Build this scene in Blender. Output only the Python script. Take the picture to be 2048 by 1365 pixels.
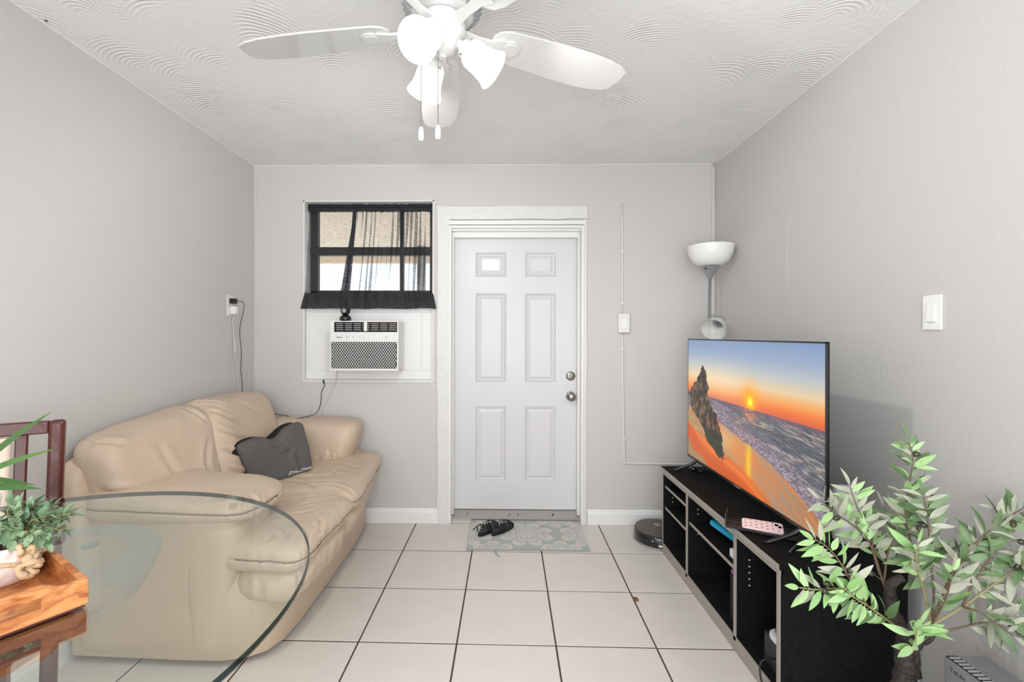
import bpy, bmesh, math, random
import numpy as np
from mathutils import Vector, Matrix, noise
random.seed(7)
PI = math.pi
for _o in list(bpy.data.objects): bpy.data.objects.remove(_o)
SC = bpy.context.scene
COL = SC.collection

# ------------------------------------------------------------------ camera, world, lights, exposure
H, XL, XR, YB = 2.604, -1.825, 1.525, 3.371      # ceiling height, left / right / back wall
YR = -1.3                                        # how far the room is built behind the camera
BULB = 20.0                                       # watts of each lamp in the fan
cam_d = bpy.data.cameras.new('camera'); cam = bpy.data.objects.new('camera', cam_d); COL.objects.link(cam)
cam_d.sensor_width = 36.0; cam_d.lens = 16.325
cam_d.shift_x = 0.01667; cam_d.shift_y = -0.00633
cam_d.clip_start = 0.05; cam_d.clip_end = 100
cam.matrix_world = Matrix.Translation((0, 0, 1.3705)) @ Matrix.Rotation(0.017, 4, 'Z') @ Matrix.Rotation(PI/2, 4, 'X') @ Matrix.Rotation(0.0023, 4, 'Z')
SC.camera = cam
world = bpy.data.worlds.new('world'); SC.world = world; world.use_nodes = True
world.node_tree.nodes['Background'].inputs[0].default_value = (0.93, 0.96, 1.0, 1)
world.node_tree.nodes['Background'].inputs[1].default_value = 1.65
SC.view_settings.view_transform = 'Standard'; SC.view_settings.look = 'None'
SC.view_settings.gamma = 1.0; SC.view_settings.use_curve_mapping = False
SC.view_settings.exposure = 0.30
def area_light(name, loc, target, size, power, color=(1, 1, 1)):
    d = bpy.data.lights.new(name, 'AREA'); d.shape = 'RECTANGLE'; d.size, d.size_y = size
    d.energy = power; d.color = color
    o = bpy.data.objects.new(name, d); COL.objects.link(o); o.location = loc
    o.rotation_euler = (Vector(target) - Vector(loc)).to_track_quat('-Z', 'Y').to_euler()
    return o
# added fill light behind the camera, raises the even ambient light
area_light('rear_fill', (0.0, -1.25, 1.5), (0, 3.3, 1.35), (3.0, 1.9), 26, (1.0, 1.0, 1.0))
# added fill aimed upward from behind the camera to brighten the ceiling
area_light('ceiling_fill', (0.0, -0.7, 1.25), (0, 0.9, H), (0.9, 0.6), 17, (1.0, 1.0, 1.0))

# ------------------------------------------------------------------ materials
MATS = {}
def lin(r, g, b):
    def f(c):
        c /= 255.0
        return c/12.92 if c <= 0.04045 else ((c+0.055)/1.055)**2.4
    return (f(r), f(g), f(b), 1)
def new_mat(name):
    m = bpy.data.materials.new(name); m.use_nodes = True
    nt = m.node_tree; bs = nt.nodes['Principled BSDF']
    MATS[name] = m
    return m, nt, bs
def N(nt, t, **k):
    n = nt.nodes.new(t)
    for a, v in k.items():
        setattr(n, a, v)
    return n
def mat(name, rgb, rough=0.5, metal=0.0, bump=None, spec=0.5, vary=None, coat=0.0, trans=0.0, sss=0.0, emit=None):
    """bump=(scale, strength, distance); vary=(scale, amount)"""
    m, nt, bs = new_mat(name)
    c = lin(*rgb)
    bs.inputs['Base Color'].default_value = c
    bs.inputs['Roughness'].default_value = rough; bs.inputs['Metallic'].default_value = metal
    bs.inputs['Specular IOR Level'].default_value = spec; bs.inputs['Coat Weight'].default_value = coat
    bs.inputs['Transmission Weight'].default_value = trans
    if emit:
        bs.inputs['Emission Color'].default_value = (*emit[:3], 1); bs.inputs['Emission Strength'].default_value = emit[3]
    tc = None
    if bump or vary: tc = N(nt, 'ShaderNodeTexCoord')
    if bump:
        n = N(nt, 'ShaderNodeTexNoise'); n.inputs['Scale'].default_value = bump[0]; n.inputs['Detail'].default_value = 4
        b = N(nt, 'ShaderNodeBump'); b.inputs['Strength'].default_value = bump[1]; b.inputs['Distance'].default_value = bump[2]
        nt.links.new(tc.outputs['Object'], n.inputs['Vector']); nt.links.new(n.outputs['Fac'], b.inputs['Height'])
        nt.links.new(b.outputs['Normal'], bs.inputs['Normal'])
    if vary:
        n = N(nt, 'ShaderNodeTexNoise'); n.inputs['Scale'].default_value = vary[0]; n.inputs['Detail'].default_value = 5
        r = N(nt, 'ShaderNodeMapRange'); r.inputs['From Min'].default_value = 0.3; r.inputs['From Max'].default_value = 0.7
        r.inputs['To Min'].default_value = 1-vary[1]; r.inputs['To Max'].default_value = 1+vary[1]
        mx = N(nt, 'ShaderNodeVectorMath', operation='MULTIPLY'); mx.inputs[0].default_value = c[:3]
        nt.links.new(tc.outputs['Object'], n.inputs['Vector']); nt.links.new(n.outputs['Fac'], r.inputs['Value'])
        nt.links.new(r.outputs[0], mx.inputs[1]); nt.links.new(mx.outputs[0], bs.inputs['Base Color'])
    return m
def math_node(nt, op, a, b=None, clamp=False):
    n = N(nt, 'ShaderNodeMath', operation=op); n.use_clamp = clamp
    for i, v in enumerate((a, b)):
        if v is None: continue
        if isinstance(v, (int, float)): n.inputs[i].default_value = v
        else: nt.links.new(v, n.inputs[i])
    return n.outputs[0]

WALL = mat('wall_paint', (202, 200, 198), 0.55, bump=(60, 0.28, 0.003), spec=0.35)
mat('conduit_paint', (222, 220, 217), 0.4)
mat('wall_patch', (200, 199, 197), 0.5, bump=(20, 0.3, 0.004))
mat('white_paint', (232, 232, 231), 0.35, bump=(14, 0.12, 0.004))
mat('plaster_white', (220, 220, 218), 0.38, bump=(26, 0.55, 0.010))
mat('door_paint', (212, 212, 213), 0.34, bump=(9, 0.05, 0.003))
mat('satin_nickel', (150, 147, 142), 0.28, 1.0)
mat('aluminium', (190, 186, 182), 0.32, 0.9, bump=(30, 0.2, 0.002))
mat('grout', (74, 58, 50), 0.9, bump=(80, 0.4, 0.002))
mat('tile', (214, 208, 202), 0.34, bump=(18, 0.06, 0.002), vary=(7, 0.025), spec=0.4)
mat('white_plastic', (226, 226, 225), 0.35)
mat('white_gloss', (238, 238, 237), 0.25, coat=0.3)
mat('grey_plastic', (150, 152, 154), 0.45)
mat('dark_hole', (8, 8, 9), 0.8)
mat('black_plastic', (12, 12, 13), 0.3, spec=0.5)
mat('black_gloss', (10, 10, 11), 0.12, coat=0.6)
mat('cable_black', (18, 17, 17), 0.5)
mat('cable_white', (205, 203, 200), 0.5)
mat('dark_bronze', (64, 64, 68), 0.45)
mat('fan_white', (212, 212, 211), 0.3, coat=0.2)
mat('leather', (200, 180, 158), 0.40, bump=(7.0, 0.22, 0.02), vary=(2.5, 0.04), spec=0.45)
mat('leather_base', (198, 178, 154), 0.4, bump=(2.0, 0.15, 0.03), vary=(2.0, 0.04))
mat('leather_dark', (60, 46, 36), 0.6)
mat('leather_seam', (128, 106, 86), 0.6)
mat('black_liner', (20, 18, 17), 0.8)
mat('pillow_fabric', (92, 89, 88), 0.85, bump=(240, 0.2, 0.001), vary=(5, 0.06))
mat('pillow_side', (14, 13, 14), 0.9)
mat('print_white', (222, 222, 222), 0.7)
mat('print_grey', (110, 112, 116), 0.7)
mat('print_dark', (60, 62, 66), 0.6)
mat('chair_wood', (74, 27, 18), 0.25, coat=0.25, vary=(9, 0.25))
mat('chair_pad', (222, 203, 186), 0.6, bump=(120, 0.2, 0.001))
mat('burlap', (206, 178, 142), 0.95, bump=(160, 0.8, 0.004))
mat('pot_white', (226, 216, 212), 0.7, bump=(22, 0.8, 0.01), vary=(16, 0.10))
mat('stand_black', (26, 26, 26), 0.75, bump=(120, 0.2, 0.001), vary=(60, 0.25), spec=0.08)
mat('stand_edge', (158, 152, 144), 0.5)
mat('tv_black', (14, 14, 15), 0.3)
mat('tv_bezel', (60, 60, 62), 0.3, 0.6)
mat('lamp_grey', (150, 153, 155), 0.32, 0.35)
mat('vac_top', (74, 68, 66), 0.3, coat=0.3, vary=(30, 0.1))
mat('bark', (50, 43, 41), 0.65, bump=(48, 1.0, 0.02), vary=(24, 0.6))
mat('twig', (158, 150, 100), 0.6)
mat('twig_brown', (110, 92, 70), 0.6)
mat('olive', (52, 48, 34), 0.22, coat=0.4, vary=(20, 0.35))
mat('appliance_grey', (122, 123, 126), 0.4)
mat('appliance_dark', (30, 31, 32), 0.5)
mat('blue_plastic', (28, 160, 200), 0.3)
mat('pink_case', (248, 222, 224), 0.3)
mat('heart_red', (150, 38, 62), 0.4)
mat('wire_grey', (88, 88, 90), 0.35, 0.8)
mat('purple_toy', (142, 74, 132), 0.4)
mat('shoe_black', (26, 27, 28), 0.6, bump=(60, 0.3, 0.002))
mat('shoe_white', (214, 216, 220), 0.45)
mat('sandal_black', (16, 15, 15), 0.5, bump=(60, 0.2, 0.002))
mat('thread_green', (150, 160, 152), 0.9)
mat('dry_leaf', (128, 88, 62), 0.8)
mat('exterior_beige', (226, 206, 184), 0.8)
mat('exterior_post', (150, 152, 156), 0.8)
mat('soil', (60, 46, 36), 0.95, bump=(50, 0.8, 0.01))

def leather_mat():
    m = MATS['leather']; nt = m.node_tree; bs = nt.nodes['Principled BSDF']
    tc = N(nt, 'ShaderNodeTexCoord'); prev = bs.inputs['Normal'].links[0].from_node
    n1 = N(nt, 'ShaderNodeTexNoise'); n1.inputs['Scale'].default_value = 8.5; n1.inputs['Detail'].default_value = 3; n1.inputs['Distortion'].default_value = 0.9
    n2 = N(nt, 'ShaderNodeTexNoise'); n2.inputs['Scale'].default_value = 3.0
    for n in (n1, n2): nt.links.new(tc.outputs['Object'], n.inputs['Vector'])
    rid = math_node(nt, 'POWER', math_node(nt, 'SUBTRACT', 1.0, math_node(nt, 'ABSOLUTE', math_node(nt, 'SUBTRACT', math_node(nt, 'MULTIPLY', n1.outputs['Fac'], 2.0), 1.0))), 14.0)
    r = N(nt, 'ShaderNodeMapRange'); r.inputs['From Min'].default_value = 0.45; r.inputs['From Max'].default_value = 0.62; nt.links.new(n2.outputs['Fac'], r.inputs['Value'])
    h = math_node(nt, 'MULTIPLY', math_node(nt, 'MULTIPLY', rid, r.outputs[0]), -1.0)
    gr_ = N(nt, 'ShaderNodeTexVoronoi'); gr_.inputs['Scale'].default_value = 420; nt.links.new(tc.outputs['Object'], gr_.inputs['Vector'])
    h = math_node(nt, 'ADD', h, math_node(nt, 'MULTIPLY', gr_.outputs['Distance'], 0.04))
    b = N(nt, 'ShaderNodeBump'); b.inputs['Strength'].default_value = 0.35; b.inputs['Distance'].default_value = 0.007
    nt.links.new(h, b.inputs['Height']); nt.links.new(prev.outputs[0], b.inputs['Normal']); nt.links.new(b.outputs[0], bs.inputs['Normal'])
leather_mat()
def leaf_mat(name, rgb, rgb2, rough=0.45):
    m, nt, bs = new_mat(name)
    tc = N(nt, 'ShaderNodeTexCoord'); oi = N(nt, 'ShaderNodeObjectInfo')
    n = N(nt, 'ShaderNodeTexNoise'); n.inputs['Scale'].default_value = 25
    nt.links.new(tc.outputs['Object'], n.inputs['Vector'])
    s = math_node(nt, 'ADD', math_node(nt, 'MULTIPLY', n.outputs['Fac'], 0.45), math_node(nt, 'MULTIPLY', oi.outputs['Random'], 0.7), True)
    mx = N(nt, 'ShaderNodeMix', data_type='RGBA'); mx.inputs[6].default_value = lin(*rgb); mx.inputs[7].default_value = lin(*rgb2)
    nt.links.new(s, mx.inputs[0]); nt.links.new(mx.outputs[2], bs.inputs['Base Color'])
    bs.inputs['Roughness'].default_value = rough
    return m
leaf_mat('leaf_bright', (128, 172, 102), (178, 212, 152))
leaf_mat('leaf_dusty', (136, 142, 118), (188, 190, 172), 0.5)
leaf_mat('leaf_deep', (70, 100, 58), (122, 150, 104))
leaf_mat('leaf_small', (82, 116, 84), (156, 182, 144))
leaf_mat('leaf_long', (56, 96, 44), (98, 136, 72))

# ceiling: combed plaster swirls
def ceiling_mat():
    m, nt, bs = new_mat('ceiling_plaster')
    bs.inputs['Base Color'].default_value = lin(234, 234, 233); bs.inputs['Roughness'].default_value = 0.45
    tc = N(nt, 'ShaderNodeTexCoord')
    nz = N(nt, 'ShaderNodeTexNoise'); nz.inputs['Scale'].default_value = 1.7; nz.inputs['Detail'].default_value = 2
    nt.links.new(tc.outputs['Object'], nz.inputs['Vector'])
    h = None
    for i, (sc, off, per) in enumerate(((1.9, (0.13, 0.05, 0), 0.021), (2.6, (5.3, 2.1, 0), 0.018))):
        mp = N(nt, 'ShaderNodeMapping'); mp.inputs['Location'].default_value = off
        nt.links.new(tc.outputs['Object'], mp.inputs['Vector'])
        v = N(nt, 'ShaderNodeTexVoronoi', voronoi_dimensions='2D'); v.inputs['Scale'].default_value = sc
        nt.links.new(mp.outputs[0], v.inputs['Vector'])
        # distance from a point offset sideways of the cell centre gives combed arcs
        sub = N(nt, 'ShaderNodeVectorMath', operation='SUBTRACT'); nt.links.new(mp.outputs[0], sub.inputs[0]); nt.links.new(v.outputs['Position'], sub.inputs[1])
        ad = N(nt, 'ShaderNodeVectorMath', operation='ADD'); nt.links.new(sub.outputs[0], ad.inputs[0]); ad.inputs[1].default_value = (0.05, -0.16, 0) if i == 0 else (-0.04, -0.13, 0)
        ml = N(nt, 'ShaderNodeVectorMath', operation='MULTIPLY'); nt.links.new(ad.outputs[0], ml.inputs[0]); ml.inputs[1].default_value = (1, 1, 0)
        ln = N(nt, 'ShaderNodeVectorMath', operation='LENGTH'); nt.links.new(ml.outputs[0], ln.inputs[0])
        wv = math_node(nt, 'SINE', math_node(nt, 'MULTIPLY', math_node(nt, 'ADD', ln.outputs['Value'], math_node(nt, 'MULTIPLY', nz.outputs['Fac'], 0.16)), 2*PI/per))
        # fade by distance from the cell centre and by a large noise
        rg = N(nt, 'ShaderNodeMapRange'); rg.inputs['From Min'].default_value = 0.40; rg.inputs['From Max'].default_value = 0.12
        rg.inputs['To Min'].default_value = 0; rg.inputs['To Max'].default_value = 1
        nt.links.new(v.outputs['Distance'], rg.inputs['Value'])
        n2 = N(nt, 'ShaderNodeTexNoise'); n2.inputs['Scale'].default_value = 3.1 + i; n2.inputs['Detail'].default_value = 1
        nt.links.new(mp.outputs[0], n2.inputs['Vector'])
        r2 = N(nt, 'ShaderNodeMapRange'); r2.inputs['From Min'].default_value = 0.43; r2.inputs['From Max'].default_value = 0.56
        nt.links.new(n2.outputs['Fac'], r2.inputs['Value'])
        a = math_node(nt, 'MULTIPLY', math_node(nt, 'MULTIPLY', wv, rg.outputs[0]), r2.outputs[0])
        h = a if h is None else math_node(nt, 'ADD', h, a)
    fine = N(nt, 'ShaderNodeTexNoise'); fine.inputs['Scale'].default_value = 38; fine.inputs['Detail'].default_value = 5
    nt.links.new(tc.outputs['Object'], fine.inputs['Vector'])
    hh = math_node(nt, 'ADD', math_node(nt, 'MULTIPLY', h, 0.5), math_node(nt, 'MULTIPLY', fine.outputs['Fac'], 0.9))
    hh = math_node(nt, 'ADD', hh, math_node(nt, 'MULTIPLY', nz.outputs['Fac'], 3.0))
    b = N(nt, 'ShaderNodeBump'); b.inputs['Strength'].default_value = 0.75; b.inputs['Distance'].default_value = 0.004
    nt.links.new(hh, b.inputs['Height']); nt.links.new(b.outputs['Normal'], bs.inputs['Normal'])
ceiling_mat()

def wood_tray():
    m, nt, bs = new_mat('tray_wood')
    tc = N(nt, 'ShaderNodeTexCoord'); mp = N(nt, 'ShaderNodeMapping'); mp.inputs['Scale'].default_value = (12, 12, 30)
    nz = N(nt, 'ShaderNodeTexNoise'); nz.inputs['Scale'].default_value = 1.6; nz.inputs['Detail'].default_value = 6; nz.inputs['Distortion'].default_value = 1.6
    nt.links.new(tc.outputs['Object'], mp.inputs['Vector']); nt.links.new(mp.outputs[0], nz.inputs['Vector'])
    cr = N(nt, 'ShaderNodeValToRGB'); cr.color_ramp.elements[0].position = 0.32; cr.color_ramp.elements[0].color = lin(152, 80, 38)
    cr.color_ramp.elements[1].position = 0.62; cr.color_ramp.elements[1].color = lin(208, 140, 84)
    nt.links.new(nz.outputs['Fac'], cr.inputs[0]); nt.links.new(cr.outputs[0], bs.inputs['Base Color'])
    bs.inputs['Roughness'].default_value = 0.35
wood_tray()

def glass_mix(name, tint, ior, rough=0.0, gloss=(1, 1, 1)):
    m, nt, bs = new_mat(name); nt.nodes.remove(bs); out = nt.nodes['Material Output']
    t = N(nt, 'ShaderNodeBsdfTransparent'); t.inputs[0].default_value = (*tint, 1)
    g = N(nt, 'ShaderNodeBsdfGlossy'); g.inputs['Roughness'].default_value = rough; g.inputs[0].default_value = (*gloss, 1)
    f = N(nt, 'ShaderNodeFresnel'); f.inputs[0].default_value = ior
    ge = N(nt, 'ShaderNodeNewGeometry'); fac = math_node(nt, 'MULTIPLY', f.outputs[0], math_node(nt, 'SUBTRACT', 1.0, ge.outputs['Backfacing']))
    mx = N(nt, 'ShaderNodeMixShader'); nt.links.new(fac, mx.inputs[0]); nt.links.new(t.outputs[0], mx.inputs[1]); nt.links.new(g.outputs[0], mx.inputs[2])
    nt.links.new(mx.outputs[0], out.inputs[0])
    return m
glass_mix('table_glass', (0.935, 0.975, 0.955), 1.95)
glass_mix('glass_rim', (0.07, 0.11, 0.11), 1.4)
glass_mix('window_glass', (0.95, 0.97, 0.97), 1.4)
glass_mix('clear_bumper', (0.75, 0.88, 0.92), 1.5, 0.1)

def pedestal_mat():
    m, nt, bs = new_mat('pedestal_glass'); out = nt.nodes['Material Output']
    bs.inputs['Base Color'].default_value = lin(176, 186, 190); bs.inputs['Roughness'].default_value = 0.2
    t = N(nt, 'ShaderNodeBsdfTransparent'); t.inputs[0].default_value = (0.9, 0.93, 0.95, 1)
    mx = N(nt, 'ShaderNodeMixShader'); mx.inputs[0].default_value = 0.16
    nt.links.new(t.outputs[0], mx.inputs[1]); nt.links.new(bs.outputs[0], mx.inputs[2]); nt.links.new(mx.outputs[0], out.inputs[0])
pedestal_mat()

def frosted_mat():
    m, nt, bs = new_mat('clear_shade'); out = nt.nodes['Material Output']
    bs.inputs['Base Color'].default_value = lin(240, 240, 238); bs.inputs['Roughness'].default_value = 0.15
    t = N(nt, 'ShaderNodeBsdfTransparent'); mx = N(nt, 'ShaderNodeMixShader'); mx.inputs[0].default_value = 0.72
    nt.links.new(t.outputs[0], mx.inputs[1]); nt.links.new(bs.outputs[0], mx.inputs[2]); nt.links.new(mx.outputs[0], out.inputs[0])
frosted_mat()
def shade_mat():       # frosted glass lit from within by its bulb
    m, nt, bs = new_mat('lit_glass'); nt.nodes.remove(bs); out = nt.nodes['Material Output']
    e = N(nt, 'ShaderNodeEmission'); e.inputs[0].default_value = (1, 0.985, 0.96, 1); e.inputs[1].default_value = 1.9
    t = N(nt, 'ShaderNodeBsdfTransparent'); t.inputs[0].default_value = (1, 1, 1, 1)
    mx = N(nt, 'ShaderNodeMixShader'); mx.inputs[0].default_value = 0.6
    nt.links.new(t.outputs[0], mx.inputs[1]); nt.links.new(e.outputs[0], mx.inputs[2]); nt.links.new(mx.outputs[0], out.inputs[0])
shade_mat()
def opal_mat():
    m, nt, bs = new_mat('opal_glass')
    bs.inputs['Base Color'].default_value = lin(236, 236, 234); bs.inputs['Roughness'].default_value = 0.35
    bs.inputs['Subsurface Weight'].default_value = 0.3; bs.inputs['Subsurface Radius'].default_value = (0.02, 0.02, 0.02)
opal_mat()

def sheer_mat(name, dens, rgb):
    m, nt, bs = new_mat(name); out = nt.nodes['Material Output']
    bs.inputs['Base Color'].default_value = lin(*rgb); bs.inputs['Roughness'].default_value = 0.8
    tc = N(nt, 'ShaderNodeTexCoord'); mp = N(nt, 'ShaderNodeMapping'); mp.inputs['Scale'].default_value = (26, 26, 560)
    nz = N(nt, 'ShaderNodeTexNoise'); nz.inputs['Scale'].default_value = 1.0; nz.inputs['Detail'].default_value = 3
    nt.links.new(tc.outputs['Object'], mp.inputs['Vector']); nt.links.new(mp.outputs[0], nz.inputs['Vector'])
    r = N(nt, 'ShaderNodeMapRange'); r.inputs['From Min'].default_value = 0.38; r.inputs['From Max'].default_value = 0.62
    r.inputs['To Min'].default_value = dens-0.10; r.inputs['To Max'].default_value = dens+0.16
    nt.links.new(nz.outputs['Fac'], r.inputs['Value'])
    t = N(nt, 'ShaderNodeBsdfTransparent')
    mx = N(nt, 'ShaderNodeMixShader'); nt.links.new(r.outputs[0], mx.inputs[0])
    nt.links.new(t.outputs[0], mx.inputs[1]); nt.links.new(bs.outputs[0], mx.inputs[2]); nt.links.new(mx.outputs[0], out.inputs[0])
sheer_mat('sheer_black', 0.36, (30, 31, 34))
sheer_mat('sheer_double', 0.90, (36, 37, 42))

def vcol_mat(name, emit=None, rough=0.6):
    m, nt, bs = new_mat(name)
    a = N(nt, 'ShaderNodeAttribute'); a.attribute_name = 'paint'
    if emit:
        bs.inputs['Base Color'].default_value = (0.004, 0.004, 0.004, 1)
        nt.links.new(a.outputs['Color'], bs.inputs['Emission Color']); bs.inputs['Emission Strength'].default_value = emit
    else: nt.links.new(a.outputs['Color'], bs.inputs['Base Color'])
    bs.inputs['Roughness'].default_value = rough
    return m
vcol_mat('tv_screen', 0.84, 0.35)
vcol_mat('mat_print', None, 0.9)

# ------------------------------------------------------------------ mesh helpers
WORG = {}                                        # world origin of each object built so far
def tag(o, label=None, cat=None, group=None, kind=None):
    if label: o['label'] = label
    if cat: o['category'] = cat
    if group: o['group'] = group
    if kind: o['kind'] = kind
    return o
def empty(name, loc, label=None, cat=None, group=None, kind=None):
    o = bpy.data.objects.new(name, None); COL.objects.link(o); o.location = loc; o.empty_display_size = 0.1
    WORG[o.name] = Vector(loc)
    return tag(o, label, cat, group, kind)
def finish(name, me, m, parent=None, smooth=False, bevel=0, base=None, sub=0):
    """me holds world coordinates; rebase on the parent's (or the thing's own) origin."""
    if parent is not None: org = WORG[parent.name]
    elif base is not None: org = Vector(base)
    else:
        co = np.empty(len(me.vertices)*3); me.vertices.foreach_get('co', co); co = co.reshape(-1, 3)
        lo, hi = co.min(0), co.max(0); org = Vector(((lo[0]+hi[0])/2, (lo[1]+hi[1])/2, lo[2]))
    me.transform(Matrix.Translation(-org))
    if m: me.materials.append(MATS[m] if isinstance(m, str) else m)
    o = bpy.data.objects.new(name, me); COL.objects.link(o)
    if parent is not None: o.parent = parent
    else: o.location = org
    WORG[o.name] = Vector(org)
    if smooth is True:
        me.polygons.foreach_set('use_smooth', [True]*len(me.polygons))
    elif smooth:
        me.polygons.foreach_set('use_smooth', [True]*len(me.polygons))
        me.set_sharp_from_angle(angle=smooth)
    if bevel:
        b = o.modifiers.new('bevel', 'BEVEL'); b.width = bevel; b.segments = 2; b.limit_method = 'ANGLE'; b.angle_limit = math.radians(40)
        if not smooth:
            me.polygons.foreach_set('use_smooth', [True]*len(me.polygons)); me.set_sharp_from_angle(angle=math.radians(35))
    if sub:
        s = o.modifiers.new('sub', 'SUBSURF'); s.levels = sub; s.render_levels = sub
    return o
class MB:
    def __init__(s): s.v = []; s.f = []
    def add(s, vs, fs, M=None):
        n = len(s.v)
        for p in vs:
            p = Vector(p)
            s.v.append(tuple(M @ p) if M is not None else tuple(p))
        s.f += [tuple(i+n for i in f) for f in fs]
        return s
    def box(s, x0, x1, y0, y1, z0, z1, M=None):
        vs = [(x, y, z) for x in (x0, x1) for y in (y0, y1) for z in (z0, z1)]
        return s.add(vs, [(0, 1, 3, 2), (4, 6, 7, 5), (0, 4, 5, 1), (2, 3, 7, 6), (0, 2, 6, 4), (1, 5, 7, 3)], M)
    def prism(s, poly, h0, h1, M=None):
        """poly in local xy, extruded along local z"""
        n = len(poly); vs = [(x, y, h0) for x, y in poly] + [(x, y, h1) for x, y in poly]
        fs = [tuple(range(n-1, -1, -1)), tuple(range(n, 2*n))] + [(i, (i+1) % n, n+(i+1) % n, n+i) for i in range(n)]
        return s.add(vs, fs, M)
    def lathe(s, prof, n=32, M=None, cap=True):
        """prof: list of (r, z)"""
        vs = []; fs = []
        for r, z in prof:
            for i in range(n):
                a = 2*PI*i/n; vs.append((r*math.cos(a), r*math.sin(a), z))
        for k in range(len(prof)-1):
            for i in range(n):
                j = (i+1) % n; fs.append((k*n+i, k*n+j, (k+1)*n+j, (k+1)*n+i))
        if cap:
            if prof[0][0] > 1e-5: fs.append(tuple(range(n-1, -1, -1)))
            if prof[-1][0] > 1e-5: fs.append(tuple((len(prof)-1)*n+i for i in range(n)))
        return s.add(vs, fs, M)
    def tube(s, pts, r, n=8, cap=True):
        pts = [Vector(p) for p in pts]; m = len(pts)
        rs = r if isinstance(r, (list, tuple)) else [r]*m
        up = Vector((0.123, 0.31, 0.94)); vs = []; fs = []
        prev = None
        for i, p in enumerate(pts):
            t = (pts[min(i+1, m-1)] - pts[max(i-1, 0)]).normalized()
            if prev is None:
                a = t.cross(up)
                if a.length < 1e-3: a = t.cross(Vector((1, 0, 0)))
                a.normalize()
            else:
                a = (prev - t*prev.dot(t)).normalized()
            prev = a; b = t.cross(a)
            for k in range(n):
                q = 2*PI*k/n; vs.append(p + (a*math.cos(q)+b*math.sin(q))*rs[i])
        for i in range(m-1):
            for k in range(n):
                j = (k+1) % n; fs.append((i*n+k, i*n+j, (i+1)*n+j, (i+1)*n+k))
        if cap:
            fs.append(tuple(range(n-1, -1, -1))); fs.append(tuple((m-1)*n+k for k in range(n)))
        return s.add(vs, fs)
    def ball(s, c, r, n=16, sc=(1, 1, 1)):
        m = n//2
        return s.lathe([(max(math.sin(PI*i/m), 0.001)*r, -math.cos(PI*i/m)*r) for i in range(m+1)], n,
                       Matrix.Translation(c) @ Matrix.Diagonal((*sc, 1)))
    def build(s, name, m, parent=None, **k):
        me = bpy.data.meshes.new(name); me.from_pydata(s.v, [], s.f); me.update()
        bm = bmesh.new(); bm.from_mesh(me); bmesh.ops.recalc_face_normals(bm, faces=bm.faces); bm.to_mesh(me); bm.free()
        return finish(name, me, m, parent, **k)
def smooth_path(pts, n=6):
    """Catmull-Rom through pts"""
    P = [Vector(p) for p in pts]; P = [P[0]*2-P[1]] + P + [P[-1]*2-P[-2]]; out = []
    for i in range(1, len(P)-2):
        for k in range(n):
            t = k/n; a, b, c, d = P[i-1], P[i], P[i+1], P[i+2]
            out.append(0.5*((2*b)+(c-a)*t+(2*a-5*b+4*c-d)*t*t+(3*b-a-3*c+d)*t*t*t))
    out.append(P[-2]); return out
def frame(o, x, y, z):
    x, y, z = Vector(x).normalized(), Vector(y).normalized(), Vector(z).normalized()
    return Matrix(((x.x, y.x, z.x, o[0]), (x.y, y.y, z.y, o[1]), (x.z, y.z, z.z, o[2]), (0, 0, 0, 1)))
def text_mesh(txt, size, M, name, m, parent, ext=0.0004, shear=0.0, bold=0.0):
    cu = bpy.data.curves.new('t', 'FONT'); cu.body = txt; cu.size = size; cu.extrude = ext; cu.align_x = 'CENTER'; cu.align_y = 'CENTER'; cu.shear = shear; cu.offset = bold
    o = bpy.data.objects.new('t', cu); COL.objects.link(o)
    dg = bpy.context.evaluated_depsgraph_get(); me = bpy.data.meshes.new_from_object(o.evaluated_get(dg))
    bpy.data.objects.remove(o); bpy.data.curves.remove(cu)
    me.transform(M); me.materials.clear()
    return finish(name, me, m, parent)
from mathutils.bvhtree import BVHTree
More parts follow.
